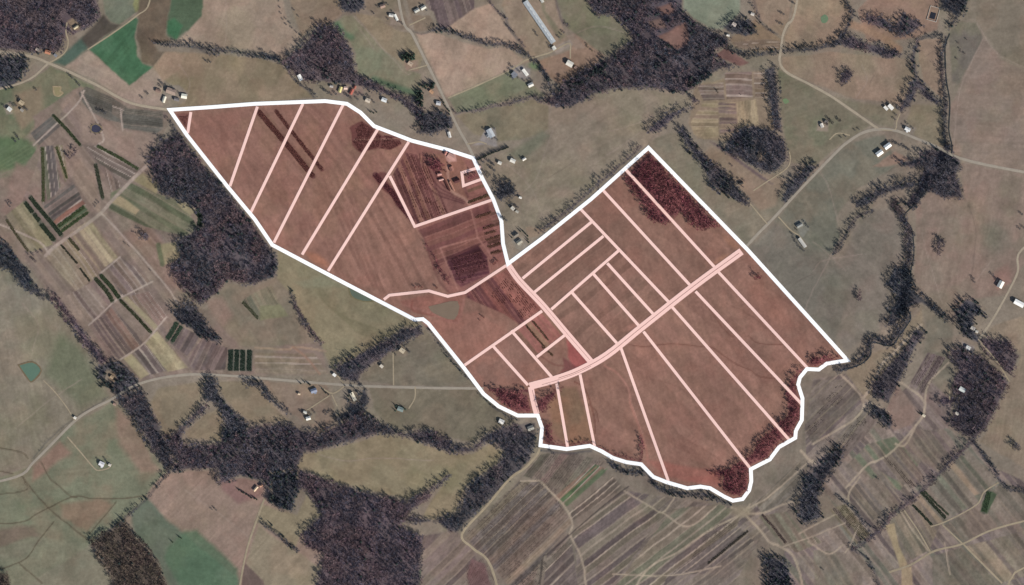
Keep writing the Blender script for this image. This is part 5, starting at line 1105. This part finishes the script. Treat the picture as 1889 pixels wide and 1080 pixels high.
trees('1462 4 1466 8 1440 24 1446 28 1436 44 1442 46', 'bare', DK, 'lone tree left of the winding northeastern road', 'trees left of the winding road', .8)
trees('1548 222 1530 220 1526 230 1534 228', 'bare', (52,52,56), 'dark tree by the pale house in the northeast', 'trees by the pale northeastern house', 1.1)
trees('1560 252 1552 254 1578 240 1584 238', 'bare', DK, 'small tree beside the asphalt road fork', 'trees beside the road fork', .6)
trees('1632 192 1638 190 1652 212 1650 220', 'bare', DK, 'tree above the two white sheds at the road fork', 'trees above the two white sheds', .7)
trees('1666 232 1674 228 1684 236', 'bare', DK, 'tree round the white house at the road fork', 'trees round the fork house', .75)
row('1640 262 1660 268 1680 280', 8, 'bare', DK, 'tree of the little row behind the upper white barn', 'trees behind the upper white barn', .9)
trees('1744 95 1768 80 1774 96 1780 100 1766 110 1772 90 1784 74', 'bare', GB, 'scattered bush on the wedge east of the creek', 'bushes on the eastern wedge', .6)
trees('1886 395 1888 420 1882 422', 'bare', DK, 'dark tree beside the eastern lane at the right edge', 'trees at the right edge', .9)
trees('1836 514 1840 518 1832 508 1796 514 1798 520', 'bare', DK, 'dark tree west of the white barn by the eastern lane', 'trees west of the lane barn', .8)
trees('182 848 194 846 198 852 184 862', 'bare', DK, 'dark tree by the lone white southwest house', 'trees by the lone southwest house', .75)
trees('330 992 334 994 316 998 320 1002', 'conifer', (54,66,52), 'small evergreen in the green winter crop field', 'evergreens in the green crop field', .6)
trees('392 940 396 938 400 942', 'bare', DK, 'dark bush in the pinkish tan field', 'bushes in the pinkish field', .6)
row('442 904 452 912 474 922', 8, 'conifer', DG, 'dark evergreen of the screen in the southern lane yard', 'evergreens of the southern yard screen', .8)
trees('562 706 572 710 556 708 568 708 600 724 596 720 606 728', 'conifer', (48,54,52), 'dark evergreen near the blue grey roofed house', 'evergreens near the blue grey house', .75)
trees('560 764 574 764 580 760 604 760 600 764 556 760', 'bare', DK, 'dark tree by the lowest white house below the paved road', 'trees by the lowest white house', .85)
trees('736 640 746 640 752 648 756 650 730 655 702 670 706 672', 'bare', DK, 'dark tree by the tan roofed house above the straight road', 'trees by the tan roofed house', .8)
trees('732 750 744 752 748 756 730 758', 'conifer', (56,72,62), 'green tree round the grey green roofed house', 'green trees round the grey green house', .8)
trees('644 738 648 726 660 742 642 730', 'conifer', DG, 'dark evergreen beside the long white roofed house', 'evergreens beside the long white house', .9)
trees('806 318 816 314 822 318 828 304', 'bare', RB, 'dark red tree round the farmstead sheds', 'trees round the farmstead sheds', .6)
trees('914 485 918 482 911 488', 'bare', RB, 'dark red tree near the boundary junction', 'trees near the junction', .85)
trees('766 530 772 528 778 531 806 531', 'bare', RB, 'dark red bush above the wavy lot line', 'bushes above the wavy lot line', .75)
trees('888 582 893 586 884 590', 'bare', RB, 'dark red bush below the red nursery rows', 'bushes below the red rows', .6)
trees('1322 166 1325 170', 'round', (64,62,56), 'round dark tree above the terraced plots', 'round trees above the plots', .8)
trees('1352 232 1369 236 1365 176', 'bare', DK, 'lone bush among the terraced plots', 'bushes among the plots', .5)
trees('1476 456 1470 448 1466 440 1482 462 1462 432', 'bare', DK, 'dark tree along the long narrow grey barn', 'trees along the narrow barn', .8)
trees('1484 412 1490 418 1470 424', 'bare', DK, 'dark tree by the grey house shape beside the narrow barn', 'trees by the grey barn house', .8)
row('1348 308 1356 330 1372 344', 7, 'bare', GB, 'thin tree of the sparse scrub below the round grey wood', 'trees of the sparse scrub', .8, 7)
trees('1776 602 1802 598 1812 578 1816 584 1808 572 1820 588', 'conifer', DG, 'dark evergreen in the farmstead west of the eastern lane', 'evergreens in the lane farmstead', .9)
trees('1700 762 1696 764', 'conifer', (50,54,46), 'dark evergreen beside the lone plot shed', 'evergreens beside the plot shed', .7)
trees('1882 900 1518 1050 1615 880 1620 884', 'bare', DK, 'lone bush standing between southeastern plots', 'lone bushes between the plots', .7)

# ------------------------------------------------------------------ nursery rows
M_SHRUB = M_LEAF
def shrub_row(t, width, c, label, group, sc=1.5, dens=1.7, cross=0):
    p = np.array(P(t), float); items = []
    for a, b in zip(p[:-1], p[1:]):
        L = np.hypot(*(b-a))*S; n = int(L*width*S/3.2*dens); tt = rng.random(n); d = (b-a)/np.hypot(*(b-a)); nn = np.array([-d[1], d[0]])
        off = rng.uniform(-.5, .5, n)*width
        if cross: k = np.sin(tt*L*2*math.pi/cross) > -.35; tt = tt[k]; off = off[k]
        q = a+(b-a)*tt[:, None]+nn*off[:, None]
        q = q[clear(q[:, 0], q[:, 1])]
        X, Y = Wd(q[:, 0], q[:, 1]); cc = (lin(c)/K*1.35)[None]*rng.uniform(.7, 1.35, (len(q), 1))
        items += [('shrub', X[i], Y[i], sc*rng.uniform(.7, 1.3), cc[i]) for i in range(len(q))]
    if items: tag(obj('shrub_row', batch('shrub_row', items)), label, 'shrub row', group)
DGN = (50,60,48)
shrub_row('98 213 122 238 148 268', 5, (62,70,52), 'dark green shrub row slanting below the curved nursery beds', 'dark green nursery rows')
shrub_row('56 364 70 382 92 408 113 434', 7, DGN, 'right one of the pair of long dark green nursery rows', 'dark green nursery rows')
shrub_row('47 374 60 392', 7, DGN, 'top piece of the broken dark green nursery row', 'dark green nursery rows')
shrub_row('63 395 73 408', 7, DGN, 'middle piece of the broken dark green nursery row', 'dark green nursery rows')
shrub_row('76 414 100 444', 8, DGN, 'bottom piece of the broken dark green nursery row', 'dark green nursery rows')
shrub_row('180 270 218 290 254 312', 5, (72,80,58), 'mottled green shrub row along the top of the slanting beds', 'dark green nursery rows')
shrub_row('176 304 189 366', 6, (66,70,58), 'dark upright shrub strip beside the triangular beds', 'dark green nursery rows')
shrub_row('104 272 114 300 124 330', 4, (78,82,56), 'speckled green shrub row of the fan shaped beds', 'dark green nursery rows')
shrub_row('78 272 80 320 80 372', 5, (78,82,60), 'olive shrub row on the left side of the fan shaped beds', 'dark green nursery rows')
shrub_row('107 418 155 382', 6, (66,78,54), 'upper one of the two green strips of the square bed', 'dark green nursery rows')
shrub_row('113 427 162 392', 5, (66,78,54), 'lower one of the two green strips of the square bed', 'dark green nursery rows')
shrub_row('113 452 128 470 143 487', 3, (60,60,50), 'thin dark row above the dotted pale bed', 'dark green nursery rows')
shrub_row('148 496 166 519', 3, (56,58,48), 'thin dark row below the dotted pale bed', 'dark green nursery rows')
shrub_row('128 440 146 462', 5, (78,76,58), 'short dark row at the top of the pale strips', 'dark green nursery rows')
shrub_row('176 514 196 536 208 556', 7, (64,70,54), 'left dark green row of the small dark bed', 'dark green nursery rows')
shrub_row('186 508 206 530 220 550', 7, (58,68,50), 'right dark green row of the small dark bed', 'dark green nursery rows')
shrub_row('222 554 250 582 279 614', 5, (62,66,50), 'long dark green row beside the pale strip', 'dark green nursery rows')
shrub_row('12 406 32 436 52 464', 4, (84,80,64), 'faint olive row at the left of the nursery', 'dark green nursery rows')
shrub_row('309 626 320 608 327 596', 8, (58,72,60), 'left dark green block by the dark wood tail', 'dark green nursery rows')
shrub_row('318 631 328 614 335 603', 6, (58,72,60), 'right dark green block by the dark wood tail', 'dark green nursery rows')
for i, (x, nm) in enumerate(((426, 'leftmost'), (437, 'second from left'), (448, 'third from left'), (460, 'rightmost'))):
    shrub_row('%d 646 %d 684' % (x, x-1), 8, (46,58,50), nm+' of the four upright dark green beds above the paved road', 'four dark upright beds', dens=1.3)
shrub_row('362 390 370 400 368 418', 9, (56,66,56), 'dark green bed in the notch of the big oak wood', 'dark green nursery rows')
shrub_row('448 558 462 572 476 588', 5, (78,80,64), 'dark row in the nursery ground below the oak wood', 'dark green nursery rows')
shrub_row('476 205 530 268 578 326', 9, (92,58,54), 'wide dark red shrub strip in the west half of the farm', 'dark red shrub strips', dens=1.4)
shrub_row('509 205 550 258 595 314', 6, (92,58,54), 'narrow dark red shrub strip in the west half of the farm', 'dark red shrub strips', dens=1.2)
shrub_row('692 322 704 336 722 354 740 380 760 406', 9, (88,50,54), 'dark red wedge shaped strip beside the bent lot line', 'dark red shrub strips', dens=1.4)
for i, t in enumerate(('878 402 906 392', '892 422 910 416', '894 432 916 426', '896 444 921 436', '900 456 922 448', '906 468 924 462')):
    shrub_row(t, 4, (92,66,56), ('first', 'second', 'third', 'fourth', 'fifth', 'sixth')[i]+' short dark row down the east side of the farm nursery', 'short dark rows by the east boundary', dens=1.2)
shrub_row('864 374 900 360', 4, (84,66,52), 'short dark row just above the bent lot line', 'dark red shrub strips')
shrub_row('970 600 990 624 1012 648', 3, (92,72,58), 'left thin dark hedge row in the lower lot', 'thin dark hedge rows')
shrub_row('976 584 994 606 1012 628', 3, (92,72,58), 'right thin dark hedge row in the lower lot', 'thin dark hedge rows')
shrub_row('1000 640 1020 656', 3, (92,72,58), 'short thin dark hedge row below the cross line', 'thin dark hedge rows')
shrub_row('1699 908 1722 932 1744 956', 5, (60,66,54), 'right dark green row of the southeastern plots', 'dark green rows in the southeast')
shrub_row('1705 906 1728 930 1750 950', 3, (68,74,60), 'thin green row beside the right dark southeastern row', 'dark green rows in the southeast')
shrub_row('1684 932 1702 950 1722 972', 4, (54,62,52), 'left dark green row of the southeastern plots', 'dark green rows in the southeast')
shrub_row('1824 908 1815 944', 9, (66,82,60), 'dense green bed near the right edge of the southeastern plots', 'dark green rows in the southeast')
shrub_row('1306 1040 1345 1008 1380 980', 3, (66,62,56), 'dark row of young trees in the southern plots', 'dark green rows in the southeast')
shrub_row('1406 950 1426 972 1450 1002', 4, (92,80,76), 'purple brown row east of the southern track junction', 'purple rows in the southeast')
# many small plants standing in the larger beds: nobody could count them
def plants(t, dx, dy, gap, step, c, label, sc=.9, miss=.35):
    pts = P(t); p = np.array(pts); n = math.hypot(dx, dy); d = np.array([dx, dy])/n; e = np.array([-d[1], d[0]])
    u = p@d; v = p@e; U, Vv = np.meshgrid(np.arange(u.min(), u.max(), step), np.arange(v.min(), v.max(), gap))
    q = U.ravel()[:, None]*d+Vv.ravel()[:, None]*e+rng.uniform(-.25, .25, (U.size, 2))
    k = inside(q[:, 0], q[:, 1], pts) & (fbm(q[:, 0]/12, q[:, 1]/12, 5, 3) > miss) & (rng.random(len(q)) > .12)
    q = q[k]; q = q[clear(q[:, 0], q[:, 1])]; X, Y = Wd(q[:, 0], q[:, 1])
    cc = (lin(c)/K*.92)[None]*rng.uniform(.7, 1.3, (len(q), 1))
    if len(q): tag(obj('nursery_plants', batch('nursery_plants', [('shrub', X[i], Y[i], sc*rng.uniform(.7, 1.3), cc[i]) for i in range(len(q))])), label, 'plants', kind='stuff')
NP = (92,82,78)
plants('880 960 958 890 1010 900 1040 940 1000 1000 940 1070 900 1020', .72, -.7, 3.2, 2.4, (98,82,76), 'rows of young bare trees in the bed beside the gravel track', 1.2, .42)
plants('966 876 998 842 1060 840 1110 852 1060 890 1024 912', .62, -.78, 3.2, 2.4, NP, 'rows of young trees below the south boundary', 1.1, .45)
plants('950 1070 1000 1030 1010 1040 960 1080', .7, -.7, 3, 2.2, (88,82,80), 'rows of dark saplings by the ditch at the bottom edge', 1.3, .3)
plants('1685 705 1712 650 1745 662 1704 728', .5, -.86, 3, 2.2, (100,84,84), 'rows of purple saplings east of the shelter belt', 1.2, .35)
plants('1490 790 1540 712 1560 710 1560 730 1500 800', .72, -.7, 3.4, 2.4, NP, 'rows of saplings east of the creek wood', 1.2, .5)
plants('1520 840 1590 760 1600 780 1540 850', .62, -.78, 3.2, 2.4, NP, 'rows of saplings below the eastern plot track', 1.2, .45)
plants('1628 840 1640 848 1690 896 1680 902', .62, .78, 2.6, 2, (84,76,72), 'rows of saplings beside the tree lined ditch', 1.2, .35)
plants('1534 940 1560 932 1606 985 1590 998', .62, .78, 2.6, 2, (84,78,64), 'speckled rows of shrubs west of the tree lined ditch', 1.1, .35)
plants('1300 985 1320 970 1360 962 1350 975 1270 1040', .79, -.61, 3.2, 2.4, NP, 'rows of small trees south of the boundary tip', 1.1, .4)
plants('850 990 870 975 900 1015 890 1025', .72, -.7, 3.2, 2.4, (104,84,76), 'reddish saplings at the bend of the gravel track', 1.0, .5)
plants('860 1045 890 1030 920 1070 900 1080 866 1080', .4, .9, 3, 2.2, (96,66,64), 'reddish rows at the bottom edge west of the gravel track', 1.0, .25)
plants('830 478 884 462 900 490 850 524', .97, -.22, 3, 2.0, (96,58,60), 'dark red rows of the farm nursery block', 1.5, .34)
plants('730 330 755 285 790 300 826 392 776 408', .38, .92, 4, 2.2, (104,66,60), 'red brown rows in the farm nursery above the bent lot line', 1.4, .46)
plants('905 545 940 505 990 570 962 590', .6, .8, 3.4, 2.0, (108,66,62), 'red rows right of the wavy lot line', 1.4, .42)
plants('148 172 200 180 232 202 216 220 170 206', 1, .42, 3.2, 2, (84,84,74), 'grey green rows of the curved nursery beds', .8, .4)
plants('236 204 298 208 296 238 228 232', 1, .12, 3.2, 2, (86,84,74), 'grey green rows of the level nursery bed', .8, .4)
plants('1010 1024 1050 990 1054 1010 1020 1050', .7, -.7, 3, 2.2, (90,84,76), 'rows of saplings between the ditch and the plot track', 1.0, .45)
plants('652 262 660 250 656 238 668 226 690 240 704 252 698 272 664 281', 1, .1, 2.2, 1.8, (96,56,56), 'dark red scrub patch just below the north boundary', 1.4, .2)
plants('706 250 734 252 741 266 722 276 702 274', 1, .1, 2.2, 1.8, (96,56,56), 'right half of the dark red scrub under the north boundary', 1.4, .25)
plants('322 210 348 208 345 236 338 232', 1, 0, 2.6, 1.8, (100,62,60), 'low dark red bushes in the pointed northwest corner lot', 1.3, .3)
